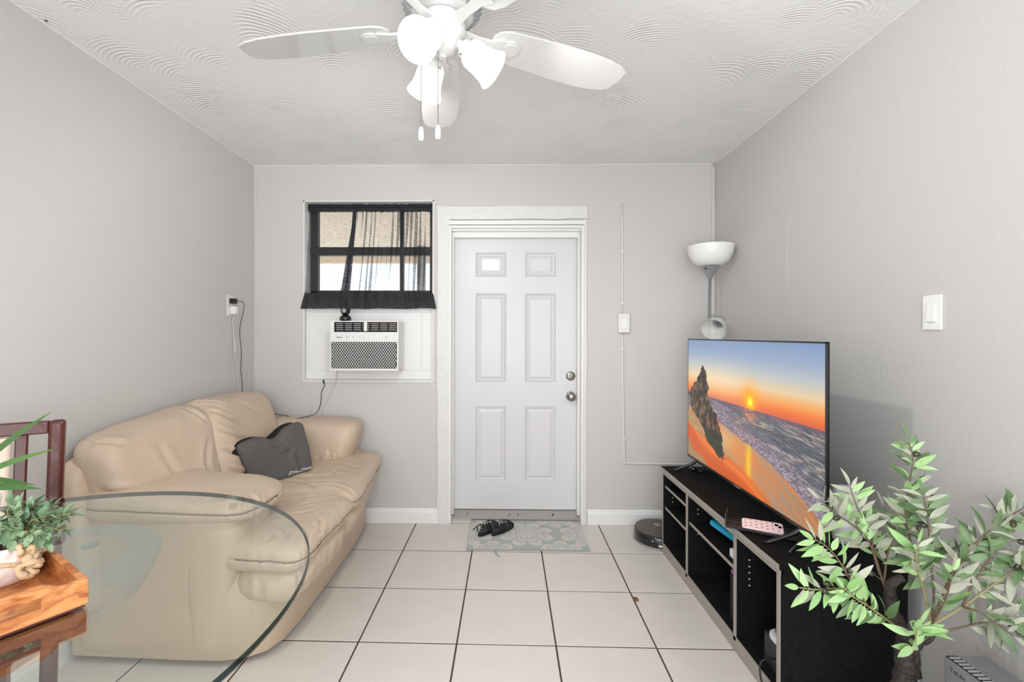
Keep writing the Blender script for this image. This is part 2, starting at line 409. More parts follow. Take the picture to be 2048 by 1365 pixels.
def pillow_mesh(c, n=16, p=4.0, noise_amp=0.0, nscale=6.0, seed=0.0, edge=None, wr=None, puck=None, groove=0.0, seam=None):
    """c[(sx,sy,sz)] -> corner point; superellipsoid |x|^px+|y|^py+|z|^pz=1 warped trilinearly into the eight corners"""
    bm = bmesh.new(); bmesh.ops.create_cube(bm, size=2.0)
    bmesh.ops.subdivide_edges(bm, edges=bm.edges, cuts=n, use_grid_fill=True)
    ps = np.array(p if isinstance(p, tuple) else (p, p, p), float)
    def surf(w):
        w = np.atleast_2d(w); w = np.sin(w*PI/4)/math.sin(PI/4)
        lo = np.full(len(w), 0.3); hi = np.full(len(w), 1.01)
        for _ in range(26):
            k = (lo+hi)/2; f = (np.abs(w*k[:, None])**ps).sum(1) > 1
            hi = np.where(f, k, hi); lo = np.where(f, lo, k)
        w = w*((lo+hi)/2)[:, None]; t = (w+1)/2; q = np.zeros_like(w)
        for sx in (0, 1):
            for sy in (0, 1):
                for sz in (0, 1):
                    q += np.array(c[(sx, sy, sz)], float)[None]*((t[:, 0] if sx else 1-t[:, 0])*(t[:, 1] if sy else 1-t[:, 1])*(t[:, 2] if sz else 1-t[:, 2]))[:, None]
        return w, q
    W, Q = surf(np.array([v.co[:] for v in bm.verts]))
    for v, w, q in zip(bm.verts, W, Q):
        v.co = Vector(q)
        if edge: v.co = edge(Vector(w), v.co)
    bmesh.ops.recalc_face_normals(bm, faces=bm.faces); bm.normal_update()
    D = np.zeros(len(W)); co = np.array([v.co[:] for v in bm.verts])
    if wr:
        T = BVHTree.FromBMesh(bm)
        for a, b, d, wd in wr:
            a, b = Vector(a), Vector(b); mid = (a+b)/2; side = (b-a).cross(Vector((0.4, -0.6, 0.7))).normalized()*(b-a).length*0.10
            P = [T.find_nearest(a.lerp(b, t)+side*math.sin(PI*t))[0] for t in (0, .17, .33, .5, .67, .83, 1)]
            P = [np.array(x) for x in P]; best = np.full(len(co), 9.0); tt = np.zeros(len(co))
            for i in range(6):
                pq = P[i+1]-P[i]; L = (pq@pq)+1e-9; k = np.clip(((co-P[i])@pq)/L, 0, 1)
                r = np.linalg.norm(co-(P[i]+k[:, None]*pq), axis=1); m = r < best
                best = np.where(m, r, best); tt = np.where(m, (i+k)/6, tt)
            fade = np.clip(np.sin(PI*np.clip(tt, 0.02, .98))*1.6, 0, 1)
            D -= d*fade*np.exp(-(best/wd)**2); D += 0.55*d*fade*np.exp(-((best-2.1*wd)/(1.2*wd))**2)
    if puck:
        amp, fr = puck; ang = np.arctan2(W[:, 1], W[:, 0])
        run = co[:, 1]*fr+co[:, 0]*fr*0.8
        D += amp*np.sin(run+2*np.sin(run*0.37))*np.exp(-((np.abs(W[:, 2])-0.25)/0.28)**2)
    if groove: D -= groove*np.exp(-(W[:, 2]/0.07)**2)
    for v, d in zip(bm.verts, D):
        if noise_amp:
            d += noise_amp*noise.noise(v.co*nscale+Vector((seed, seed*2, 0))) + 0.4*noise_amp*noise.noise(v.co*nscale*2.7+Vector((0, seed, 3)))
        v.co += v.normal*d
    me = bpy.data.meshes.new('pillow'); bm.to_mesh(me)
    if seam:
        T = BVHTree.FromBMesh(bm); a0, a1, m = seam; wp = []
        for i in range(m+1):
            a = a0+(a1-a0)*i/m; x, y = math.cos(a), math.sin(a); k = 1/max(abs(x), abs(y)); wp.append((x*k, y*k, 0.0))
        _, q = surf(np.array(wp)); me['_n'] = 0
        out = []
        for x in q:
            h = T.find_nearest(Vector(x)); out.append(h[0]+h[1]*0.0008)
        bm.free(); return me, out
    bm.free()
    return me
def corners(x0, x1, y0, y1, z0, z1):
    return {(a, b, c): ((x0, x1)[a], (y0, y1)[b], (z0, z1)[c]) for a in (0, 1) for b in (0, 1) for c in (0, 1)}
def clip_poly(poly, a, b, c):
    """keep a*x+b*y<=c"""
    out = []
    for i in range(len(poly)):
        p, q = poly[i], poly[(i+1) % len(poly)]
        dp, dq = a*p[0]+b*p[1]-c, a*q[0]+b*q[1]-c
        if dp <= 0: out.append(p)
        if (dp < 0 < dq) or (dq < 0 < dp):
            t = dp/(dp-dq); out.append((p[0]+(q[0]-p[0])*t, p[1]+(q[1]-p[1])*t))
    return out
def wrinkle(segs): return segs
# ------------------------------------------------------------------ structure
def struct(mb, name, m, parent=None, **k):
    return tag(mb.build(name, m, parent, **k), kind='structure')
ORIG = (0, 0, 0)
# floor: grout bed with separate ceramic tiles, the grid a touch rotated against the walls
fl = MB().box(XL-0.1, XR+0.1, YR, YB+0.22, -0.06, -0.0016)
floor = struct(fl, 'floor', 'grout', base=ORIG)
TS = 0.4387; TO = (-0.6250, 3.3736); TA = -0.0112
ca, sa = math.cos(TA), math.sin(TA)
full = None
for i in range(-4, 7):
    for j in range(-2, 12):
        g = 0.0036
        x0, x1 = i*TS+g, (i+1)*TS-g; y1, y0 = -(j-1)*TS-g, -j*TS+g
        rel = [(x0, y0), (x1, y0), (x1, y1), (x0, y1)]
        P = [(TO[0]+x*ca-y*sa, TO[1]+x*sa+y*ca) for x, y in rel]
        Q = clip_poly(P, -1, 0, -XL-0.002); Q = Q and clip_poly(Q, 1, 0, XR-0.002)
        Q = Q and clip_poly(Q, 0, -1, -YR)
        pieces = []
        if Q:
            if max(q[1] for q in Q) > YB-0.001:
                a = clip_poly(Q, 0, 1, YB-0.002)
                if len(a) > 2: pieces.append(a)
                b = clip_poly(Q, 0, -1, -YB); b = b and clip_poly(b, 0, 1, 3.42); b = b and clip_poly(b, -1, 0, 0.384); b = b and clip_poly(b, 1, 0, 0.584)
                if b and len(b) > 2: pieces.append(b)
            else: pieces.append(Q)
        for poly in pieces:
            if len(poly) < 3: continue
            area = abs(sum(poly[k][0]*poly[(k+1) % len(poly)][1]-poly[(k+1) % len(poly)][0]*poly[k][1] for k in range(len(poly))))/2
            if area < 1e-4: continue
            dz = random.uniform(-0.0006, 0.0006)
            if area > (TS-2*g)**2*0.999 and full is not None:
                t = full.copy(); COL.objects.link(t); t.location = (P[0][0]-full_p[0], P[0][1]-full_p[1], dz)
            else:
                t = MB().prism(poly, -0.012, 0.0).build('tile', 'tile', floor, bevel=0.0015)
                if area > (TS-2*g)**2*0.999: full = t; full_p = P[0]
# walls
WX0, WX1, WZ0, WZ1 = -1.462, -0.502, 1.018, 2.349      # window opening
DX0, DX1, DZ1 = -0.392, 0.584, 2.16                    # door opening
wb = MB(); y0, y1 = YB, YB+0.2
wb.box(XL-0.15, WX0, y0, y1, 0, H).box(WX0, WX1, y0, y1, 0, WZ0).box(WX0, WX1, y0, y1, WZ1, H).box(WX1, DX0, y0, y1, 0, H)
wb.box(DX0, DX1, y0, y1, DZ1, H).box(DX1, XR+0.15, y0, y1, 0, H)
wall_back = struct(wb, 'wall_back', 'wall_paint', base=ORIG)
wall_left = struct(MB().box(XL-0.15, XL, YR, YB, 0, H), 'wall_left', 'wall_paint', base=ORIG)
wall_right = struct(MB().box(XR, XR+0.15, YR, YB, 0, H), 'wall_right', 'wall_paint', base=ORIG)
ceiling = struct(MB().box(XL-0.15, XR+0.15, YR, YB+0.2, H, H+0.1), 'ceiling', 'ceiling_plaster', base=ORIG)
# lumpy seam of paint where ceiling meets the walls, and the filled corners
def bead(pts, r, name, m, amp=0.3, seed=0):
    P = []; 
    for a, b in zip(pts[:-1], pts[1:]):
        for k in range(40): P.append(Vector(a).lerp(Vector(b), k/40))
    P.append(Vector(pts[-1]))
    R = [r*(1+amp*noise.noise(p*6+Vector((seed, 0, 0)))) for p in P]
    return struct(MB().tube(P, R, 8), name, m, smooth=True)
bead([(XL, 0.2, H), (XL, YB, H), (XR, YB, H), (XR, 0.2, H)], 0.006, 'trim_5', 'plaster_white', 0.6)
bead([(XR-0.012, YB, H), (XR-0.012, YB-0.002, 1.0), (XR-0.012, YB, 0.0)], 0.016, 'trim_6', 'wall_paint', 0.3)
MB().lathe([(0.001, 0.0), (0.006, 0.0)], 10, Matrix.Translation((-1.803, 1.80, H-0.0008)) @ Matrix.Rotation(PI, 4, 'X'), cap=False).build('screw_hole', 'dark_hole', ceiling)
# hairline seams in the plaster
s = MB()
s.tube(smooth_path([(-1.80, YB, 2.5), (-1.802, YB, 2.36), (-1.815, YB-0.001, 2.28), (-1.822, YB-0.001, 2.1), (-1.818, YB-0.001, 1.6), (-1.815, YB, 1.0)], 8), 0.0022, 6)
s.build('plaster_seam', 'wall_paint', wall_back, smooth=True)
MB().tube([(XR, 2.52, 2.02), (XR, 2.521, 1.8), (XR, 2.519, 1.52)], 0.0016, 6).build('plaster_seam', 'wall_paint', wall_right, smooth=True)
MB().tube(smooth_path([(XL, 2.3, 0.93), (XL, 2.6, 0.955), (XL, 2.9, 0.95), (XL, 3.1, 0.965)], 6), 0.002, 6).build('plaster_seam', 'wall_paint', wall_left, smooth=True)
def patch(name, pts, par, m='wall_patch', th=0.0012):
    """thin skim of filler on a wall: pts world points on the wall surface"""
    n = len(pts); c = Vector(pts[1])-Vector(pts[0]); d = Vector(pts[2])-Vector(pts[0]); nn = c.cross(d).normalized()
    if nn.y > 0.5 or nn.x < -0.5: nn = -nn
    if par is wall_left and nn.x < 0: nn = -nn
    vs = [Vector(p) for p in pts]+[Vector(p)+nn*th for p in pts]
    return MB().add(vs, [tuple(range(n)), tuple(range(n, 2*n))]+[(i, (i+1) % n, n+(i+1) % n, n+i) for i in range(n)]).build(name, m, par)
patch('filler_patch', [(-1.39, YB, 0.74), (-1.36, YB, 0.82), (-1.32, YB, 0.93), (-1.28, YB, 0.915), (-1.26, YB, 0.85), (-1.22, YB, 0.80), (-1.24, YB, 0.74)], wall_back)
patch('filler_patch', [(XL, 3.13, 0.92), (XL, 3.135, 1.12), (XL, 3.19, 1.15), (XL, 3.25, 1.13), (XL, 3.27, 0.92)], wall_left)

# baseboards
def baseboard(name, p, q, nx, ny):
    p, q = Vector(p), Vector(q); L = (q-p).length
    M = frame((p.x, p.y, 0), q-p, (nx, ny, 0), (0, 0, 1))
    prof = [(0.0, 0.0), (0.016, 0.0), (0.016, 0.078), (0.012, 0.088), (0.010, 0.098), (0.004, 0.106), (0.0, 0.106)]
    vs = [(0, d, z) for d, z in prof]+[(L, d, z) for d, z in prof]; n = len(prof)
    mb = MB().add(vs, [tuple(range(n)), tuple(range(2*n-1, n-1, -1))]+[(i, (i+1) % n, n+(i+1) % n, n+i) for i in range(n)], M)
    return struct(mb, name, 'white_paint')
baseboard('baseboard_back', (XL, YB, 0), (-0.462, YB, 0), 0, -1)
baseboard('trim_7', (0.612, YB, 0), (XR, YB, 0), 0, -1)
baseboard('baseboard_left', (XL, YR, 0), (XL, YB, 0), 1, 0)
baseboard('baseboard_right', (XR, YR, 0), (XR, YB, 0), -1, 0)

# rough white plaster surround of the door
def lumpy_box(x0, x1, y0, y1, z0, z1, amp, sc, n=(8, 2, 60), seed=0):
    bm = bmesh.new()
    nx, ny, nz = n
    bmesh.ops.create_grid(bm, x_segments=1, y_segments=1, size=0.5); bm.clear()
    mb = MB(); idx = {}
    def vid(i, j, k):
        key = (i, j, k)
        if key not in idx:
            p = Vector((x0+(x1-x0)*i/nx, y0+(y1-y0)*j/ny, z0+(z1-z0)*k/nz))
            o = Vector((noise.noise(p*sc+Vector((seed, 0, 0))), noise.noise(p*sc+Vector((0, seed+5, 0)))*0.6, noise.noise(p*sc+Vector((0, 0, seed+9)))))*amp
            if j == ny: o.y = 0
            idx[key] = len(mb.v); mb.v.append(tuple(p+o))
        return idx[key]
    for i in range(nx):
        for k in range(nz):
            mb.f.append((vid(i, 0, k), vid(i+1, 0, k), vid(i+1, 0, k+1), vid(i, 0, k+1)))
    for j in range(ny):
        for k in range(nz):
            for i in (0, nx): mb.f.append((vid(i, j, k), vid(i, j+1, k), vid(i, j+1, k+1), vid(i, j, k+1)))
        for i in range(nx):
            for k in (0, nz): mb.f.append((vid(i, j, k), vid(i+1, j, k), vid(i+1, j+1, k), vid(i, j+1, k)))
    bm.free()
    return mb
struct(lumpy_box(-0.472, -0.384, YB-0.016, YB, 0.0, 2.298, 0.007, 5, (8, 2, 90)), 'trim_1', 'plaster_white', smooth=math.radians(50))
struct(lumpy_box(-0.478, 0.612, YB-0.018, YB, 2.205, 2.298, 0.008, 5, (90, 2, 8), 3), 'trim_2', 'plaster_white', smooth=math.radians(50))
struct(lumpy_box(0.578, 0.604, YB-0.012, YB, 0.0, 2.205, 0.004, 6, (3, 2, 90), 7), 'trim_3', 'plaster_white', smooth=math.radians(50))
# door frame: brick mould, jambs, stops and head
df = MB()
df.box(DX0, DX0+0.018, YB-0.02, YB+0.14, 0, DZ1).box(DX1-0.018, DX1, YB-0.02, YB+0.14, 0, DZ1)
df.box(DX0-0.004, DX1+0.01, YB-0.024, YB+0.02, 2.165, 2.195)
df.box(DX0-0.002, DX1+0.008, YB-0.014, YB+0.02, 2.142, 2.162)
df.box(DX0, DX1, YB+0.02, YB+0.14, 2.128, DZ1)
df.box(DX0+0.018, DX0+0.030, YB+0.05, YB+0.109, 0.04, 2.128).box(DX1-0.034, DX1-0.018, YB+0.05, YB+0.109, 0.04, 2.128)
df.box(DX0+0.018, DX1-0.018, YB+0.06, YB+0.109, 2.088, 2.130)
struct(df, 'trim_4', 'white_paint', bevel=0.003)

# the door leaf
door = empty('door_1', (0.094, 3.48, 0.0), kind='structure')
SX0, SX1, SZ0, SZ1, SY = -0.368, 0.556, 0.062, 2.095, 3.482
panels = [(-0.206, 0.027, 1.803, 1.987), (0.165, 0.398, 1.803, 1.987), (-0.206, 0.027, 1.012, 1.680), (0.165, 0.398, 1.012, 1.680), (-0.206, 0.027, 0.270, 0.832), (0.165, 0.398, 0.270, 0.832)]
lf = MB(); xs = [SX0, -0.206, 0.027, 0.165, 0.398, SX1]; zs = [SZ0, 0.270, 0.832, 1.012, 1.680, 1.803, 1.987, SZ1]
for a in range(5):
    for b in range(7):
        if a in (1, 3) and b in (1, 3, 5): continue
        lf.add([(xs[a], SY, zs[b]), (xs[a+1], SY, zs[b]), (xs[a+1], SY, zs[b+1]), (xs[a], SY, zs[b+1])], [(0, 1, 2, 3)])
lf.add([(SX0, SY, SZ0), (SX1, SY, SZ0), (SX1, SY, SZ1), (SX0, SY, SZ1), (SX0, SY+0.044, SZ0), (SX1, SY+0.044, SZ0), (SX1, SY+0.044, SZ1), (SX0, SY+0.044, SZ1)],
       [(0, 1, 5, 4), (1, 2, 6, 5), (2, 3, 7, 6), (3, 0, 4, 7), (4, 5, 6, 7)])
leaf = lf.build('door_leaf', 'door_paint', door)
for i, (x0, x1, z0, z1) in enumerate(panels):
    pb = MB()
    steps = [(0, 0), (0.005, 0.004), (0.010, 0.001), (0.016, 0.010), (0.022, 0.011), (0.044, 0.003)]
    rings = [[(x0+d, SY+y, z0+d), (x1-d, SY+y, z0+d), (x1-d, SY+y, z1-d), (x0+d, SY+y, z1-d)] for d, y in steps]
    vs = [p for r in rings for p in r]; fs = []
    for k in range(len(rings)-1):
        for q in range(4): fs.append((4*k+q, 4*k+(q+1) % 4, 4*k+4+(q+1) % 4, 4*k+4+q))
    fs.append(tuple(4*(len(rings)-1)+q for q in range(4)))
    pb.add(vs, fs); o = pb.build('door_panel', 'door_paint', door)
    if i == 0:
        c = MB().box(-0.154, -0.026, SY-0.004, SY+0.003, 1.852, 1.931).build('viewer_cover', 'white_gloss', o, bevel=0.001)
        c['label'] = 'glossy white cover plate in the upper left panel'
def rosette(x, z, name, prof, par):
    M = Matrix.Translation((x, SY, z)) @ Matrix.Rotation(PI/2, 4, 'X')
    return MB().lathe(prof, 28, M).build(name, 'satin_nickel', par, smooth=math.radians(40))
db = rosette(0.507, 1.061, 'deadbolt', [(0.034, 0), (0.034, 0.006), (0.030, 0.010), (0.014, 0.012), (0.012, 0.020), (0.001, 0.021)], door)
db['label'] = 'round nickel deadbolt with thumb turn'
MB().box(-0.022, 0.022, -0.004, 0.004, 0.018, 0.030, Matrix.Translation((0.507, SY, 1.061)) @ Matrix.Rotation(PI/2, 4, 'X') @ Matrix.Rotation(-0.7, 4, 'Z')).build('thumb_turn', 'satin_nickel', db, bevel=0.003)
kb = rosette(0.508, 0.911, 'door_knob', [(0.034, 0), (0.034, 0.005), (0.028, 0.010), (0.012, 0.014), (0.011, 0.030), (0.022, 0.038), (0.031, 0.050), (0.031, 0.060), (0.024, 0.068), (0.012, 0.072), (0.001, 0.0725)], door)
kb['label'] = 'round nickel door knob'
# aluminium threshold
th = MB(); M = Matrix.Identity(4)
prof = [(3.405, 0.0), (3.405, 0.018), (3.420, 0.030), (3.440, 0.036), (3.480, 0.054), (3.53, 0.056), (3.53, 0.0)]
n = len(prof); vs = [(-0.374, y, z) for y, z in prof]+[(0.566, y, z) for y, z in prof]
th.add(vs, [tuple(range(n)), tuple(range(2*n-1, n-1, -1))]+[(i, (i+1) % n, n+(i+1) % n, n+i) for i in range(n)])
tho = struct(th, 'trim_8', 'aluminium')
sc = MB()
for x in (-0.26, -0.255, 0.05, 0.052, 0.115, 0.37, 0.375): sc.ball((x, 3.445+random.uniform(-0.012, 0.02), 0.041), 0.0045, 8, (1, 1, 0.6))
sc.build('screw_head', 'stand_black', tho)

# ------------------------------------------------------------------ window
rv = MB(); t = 0.012
rv.box(WX0, WX0+t, YB-0.003, YB+0.14, WZ0, WZ1).box(WX1-t, WX1, YB-0.003, YB+0.14, WZ0, WZ1).box(WX0, WX1, YB-0.003, YB+0.14, WZ1-t, WZ1).box(WX0, WX1, YB-0.005, YB+0.14, WZ0, WZ0+0.02)
struct(rv, 'trim_9', 'plaster_white', bevel=0.002)
win = empty('window_1', ((WX0+WX1)/2, YB+0.14, 1.6), kind='structure')
fy0, fy1 = YB+0.105, YB+0.15
fr = MB(); X0, X1 = WX0+t, WX1-t
fr.box(X0, X0+0.055, fy0, fy1, 1.60, WZ1-t).box(X1-0.035, X1, fy0, fy1, 1.60, WZ1-t).box(X0, X1, fy0, fy1, WZ1-0.03, WZ1-t).box(X0, X1, fy0, fy1, 1.60, 1.70)
fr.box(X0, X1, fy0-0.01, fy1, 1.963, 2.025)
fr.build('window_frame', 'dark_bronze', win, bevel=0.003)
MB().box(-0.775, -0.748, fy0, fy1, 1.70, 2.32).build('mullion', 'dark_bronze', win, bevel=0.002)
MB().box(X0+0.05, X1-0.03, fy0+0.02, fy0+0.024, 2.02, 2.32).build('pane', 'window_glass', win)
MB().box(X0+0.05, X1-0.03, fy0+0.03, fy0+0.034, 1.69, 1.97).build('pane', 'window_glass', win)
# white filler panel under the sash, framed, with the unit's opening boxed in
ip = MB(); pY = YB+0.045
AX0, AX1, AZ0, AZ1, AY = -1.196, -0.722, 1.118, 1.463, 3.198       # air conditioner front
ip.box(X0, X1, pY, pY+0.02, WZ0+0.02, 1.62)
ip.box(X0, X1, pY-0.014, pY, WZ0+0.02, WZ0+0.085).box(X0, X1, pY-0.012, pY, 1.530, 1.62)
ip.box(X0, X0+0.018, pY-0.010, pY, WZ0+0.08, 1.54).box(X1-0.09, X1-0.078, pY-0.006, pY, WZ0+0.085, 1.535)
ipo = struct(ip, 'trim_10', 'white_paint', bevel=0.0025)
# outside: porch roof seen through the upper sash and its post
tag(MB().box(-4.5, 3.0, 3.75, 6.1, 2.42, 2.52).box(-4.5, 3.0, 6.0, 6.1, 2.30, 2.42).build('porch_roof', 'exterior_beige'), 'beige porch ceiling outside, seen through the upper window sash', 'roof')
tag(MB().box(-1.02, -0.93, 5.5, 5.58, 0.0, 2.42).build('porch_post', 'exterior_post'), 'grey porch post outside, seen through the right side of the window', 'post')

# ------------------------------------------------------------------ sheer curtains on a rod
def curtain(name, x0t, x1t, x0b, x1b, seed, label, ph0=0.0, nfold=9, amp=0.012, ov=0.010):
    root = empty(name, ((x0t+x1t)/2, 3.43, 1.56), label, 'curtain', 'sheer curtains')
    def edges(t):
        q, l = min(1, max(0, t)*5.5), min(1, max(0, t)*1.1)
        return (x0b+(x0t-x0b)*(q if seed < 3 else l), x1b+(x1t-x1b)*(l if seed < 3 else q))
    def sheet(z0, z1, nz, m, nm, am=1.0, dy=0.0):
        nx = 150; mb = MB()
        for k in range(nz+1):
            z = z0+(z1-z0)*k/nz; t = (z-1.56)/(2.335-1.56)       # 0 bottom .. 1 top
            a0, a1 = edges(t)
            y = 3.352+0.076*min(1, max(0, t)*1.3)
            for i in range(nx+1):
                u = i/nx
                fold = math.sin(u*nfold*2*PI+ph0+1.3*noise.noise(Vector((u*3, t*1.1, seed))))
                f2 = noise.noise(Vector((u*7, t*1.6, seed+4)))
                x = a0+(a1-a0)*u+ov*am*math.sin(2*(u*nfold*2*PI+ph0))*(0.5+f2)+0.012*am*f2*(1-t)
                yy = y+am*(amp*fold*(0.55+0.6*f2)+0.006*f2)+dy
                zz = z
                if t < 0.03: zz = z+0.006*noise.noise(Vector((u*5, 0, seed)))
                if t > 0.97 and nm == 'rod_pocket': zz = z+0.008*noise.noise(Vector((u*60, 0, seed)))
                mb.v.append((x, yy, zz))
        for k in range(nz):
            for i in range(nx): mb.f.append((k*(nx+1)+i, k*(nx+1)+i+1, (k+1)*(nx+1)+i+1, (k+1)*(nx+1)+i))
        return mb.build(nm, m, root, smooth=True)
    sheet(1.60, 2.29, 40, 'sheer_black', 'sheer_cloth')
    sheet(1.556, 1.672, 8, 'sheer_double', 'hem', 1.0, -0.0012)
    # stitched side hems: the cloth is doubled along both edges
    for u0, u1 in (((0.95, 1.0),) if seed < 3 else ((0.0, 0.05),)):
        mb = MB()
        for k in range(31):
            z = 1.60+0.69*k/30; t = (z-1.56)/(2.335-1.56); a0, a1 = edges(t); y = 3.352+0.076*min(1, max(0, t)*1.3)-0.010
            wdt = 0.030 if (u0 > 0.5) == (seed < 3) else 0.012
            xa = a0+0.002 if u0 < 0.5 else a1-wdt*(1.5-t*0.7); xb = xa+wdt*(1.5-t*0.7)
            for i in range(5): mb.v.append((xa+(xb-xa)*i/4, y+0.004*math.sin(i*1.6+seed+t*5), z))
        for k in range(30):
            for i in range(4): mb.f.append((k*5+i, k*5+i+1, (k+1)*5+i+1, (k+1)*5+i))
        mb.build('side_hem', 'sheer_double', root, smooth=True)
    # ruffled pocket over the rod
    mb = MB(); nx = 220; L = []
    for side in (0, 1):
        for k in range(9):
            a = PI*k/8 if side == 0 else PI+PI*k/8
            L.append(a)
    for a in L:
        for i in range(nx+1):
            u = i/nx; r = 0.020+0.006*noise.noise(Vector((u*70, a, seed)))
            mb.v.append((x0t+(x1t-x0t)*u, 3.430+0.55*r*math.cos(a), 2.308+1.45*r*math.sin(a)))
    for k in range(len(L)-1):
        for i in range(nx): mb.f.append((k*(nx+1)+i, k*(nx+1)+i+1, (k+1)*(nx+1)+i+1, (k+1)*(nx+1)+i))
    mb.build('rod_pocket', 'sheer_double', root, smooth=True)
    return root
curtain('curtain', -1.446, -1.082, -1.474, -1.150, 1.0, 'sheer black curtain panel on the left half of the window', 0.4, 4, 0.008, 0.004)
curtain('curtain', -1.115, -0.517, -1.165, -0.488, 5.5, 'sheer black curtain panel on the right half of the window, with gathered folds', 1.0, 9, 0.020, 0.024)
tag(MB().tube([(WX0, 3.430, 2.308), (WX1, 3.430, 2.308)], 0.006, 10).build('curtain_rod', 'black_plastic', smooth=True), 'thin rod inside the black curtain pockets at the window top', 'curtain rod')

# ------------------------------------------------------------------ window air conditioner
ac = empty('air_conditioner', (-0.959, 3.25, AZ0), 'white window air conditioner with diamond grille below the black curtains', 'air conditioner')
D = 0.035
bd = MB().box(AX0+0.004, AX1-0.004, AY+D, YB+0.09, AZ0+0.004, AZ1-0.004); bd.build('casing', 'white_plastic', ac, bevel=0.006)
fb = MB(); LX0, LX1, LZ0, LZ1 = -1.169, -0.730, 1.386, 1.455    # louver opening
GX0, GX1, GZ0, GZ1 = -1.190, -0.732, 1.132, 1.317
fb.box(AX0, AX1, AY, AY+D, LZ1, AZ1).box(AX0, AX1, AY, AY+D, GZ1, LZ0).box(AX0, AX1, AY, AY+D, AZ0, GZ0)
fb.box(AX0, LX0, AY, AY+D, LZ0, LZ1).box(LX1, AX1, AY, AY+D, LZ0, LZ1)
fb.box(AX0, GX0, AY, AY+D, GZ0, GZ1).box(GX1, AX1, AY, AY+D, GZ0, GZ1)
fb.box(AX0, AX1, AY+D-0.003, AY+D, AZ0, AZ1)
fb.build('front_bezel', 'white_plastic', ac)
MB().box(LX0+0.001, LX1-0.001, AY+0.024, AY+0.031, LZ0, LZ1).build('louver_recess', 'dark_hole', ac)
for k in range(8):
    x = LX0+0.004+k*(LX1-LX0-0.008)/7
    if k < 7:
        for q in range(4):
            z = LZ0+0.012+q*0.014
            MB().box(x+0.006, x+(LX1-LX0)/7-0.006, AY+0.006, AY+0.020, z, z+0.006, None).build('louver_slat', 'grey_plastic' if k < 3 else 'stand_edge', ac)
    MB().box(x-0.0025, x+0.0025, AY+0.002, AY+0.024, LZ0, LZ1).build('louver_divider', 'black_plastic', ac)
MB().box(-0.962, -0.940, AY-0.001, AY+0.012, LZ0+0.006, LZ1).build('louver_tab', 'white_plastic', ac, bevel=0.002)
MB().box(GX0, GX1, AY+0.020, AY+0.024, GZ0, GZ1).build('filter', 'dark_hole', ac)
gr = MB(); nb = 26; w = 0.0013; hh = GZ1-GZ0; span = GX1-GX0
def clipseg(xa, xb):
    (za, zb) = (GZ0, GZ1)
    if xa < GX0: za = GZ0+(GX0-xa)/(xb-xa)*hh; xa = GX0
    if xb < GX0: return None
    return xa, za, xb, zb
for sgn in (1, -1):
    dx = 0.105*sgn
    for k in range(-14, nb+15):
        a = GX0+k*span/nb; pts = []
        for s in range(13):
            t = s/12; x = a+dx*(t-0.5)*1.25; z = GZ0+hh*t
            if GX0 <= x <= GX1: pts.append((x, z))
        if len(pts) > 1:
            for (xa, za), (xb, zb) in [(pts[0], pts[-1])]:
                d = Vector((xb-xa, zb-za)).normalized(); nx_, nz_ = -d.y*w, d.x*w
                ya, yb = AY+0.002, AY+0.007
                vs = [(xa+nx_, ya, za+nz_), (xa-nx_, ya, za-nz_), (xb-nx_, ya, zb-nz_), (xb+nx_, ya, zb+nz_)]
                gr.add(vs+[(x, yb, z) for x, _, z in vs], [(0, 1, 2, 3), (4, 5, 6, 7), (0, 1, 5, 4), (1, 2, 6, 5), (2, 3, 7, 6), (3, 0, 4, 7)])
gro = gr.build('grille', 'white_plastic', ac); gro['kind'] = 'stuff'
MF = frame((0, 0, 0), (1, 0, 0), (0, 0, 1), (0, -1, 0))
def tx(s, x, z, size, y, m, par, nm='lettering', **k):
    return text_mesh(s, size, Matrix.Translation((x, y, z)) @ Matrix.Rotation(PI/2, 4, 'X'), nm, m, par, **k)
tx('Hisense', -1.132, 1.349, 0.0125, AY-0.0006, 'print_dark', ac, bold=0.0002)
ic = MB()
for x, z, a, b in ((-1.078, 1.352, .003, .003), (-1.037, 1.352, .003, .003), (-1.08, 1.341, .005, .0012), (-0.99, 1.353, .003, .0015), (-0.965, 1.342, .004, .0012), (-0.93, 1.342, .004, .0012)):
    ic.box(x-a, x+a, AY-0.0006, AY, z-b, z+b)
for a, b, c, d in ((-.012, .012, .006, .0075), (-.012, .012, -.0075, -.006), (-.012, -.0105, -.0075, .0075), (.0105, .012, -.0075, .0075)):
    ic.box(-0.805+a*.6, -0.805+b*.6, AY-0.0006, AY, 1.350+c*.8, 1.350+d*.8)
ic.build('control_marks', 'print_grey', ac)
cord = MB().tube(smooth_path([(-1.19, 3.30, AZ0), (-1.195, 3.33, 1.09), (-1.21, 3.355, 1.05), (-1.225, 3.364, 1.0), (-1.26, 3.366, 0.93), (-1.30, 3.366, 0.84), (-1.32, 3.366, 0.78)], 6), 0.004, 8)
cord.build('power_cord', 'cable_white', ac, smooth=True)
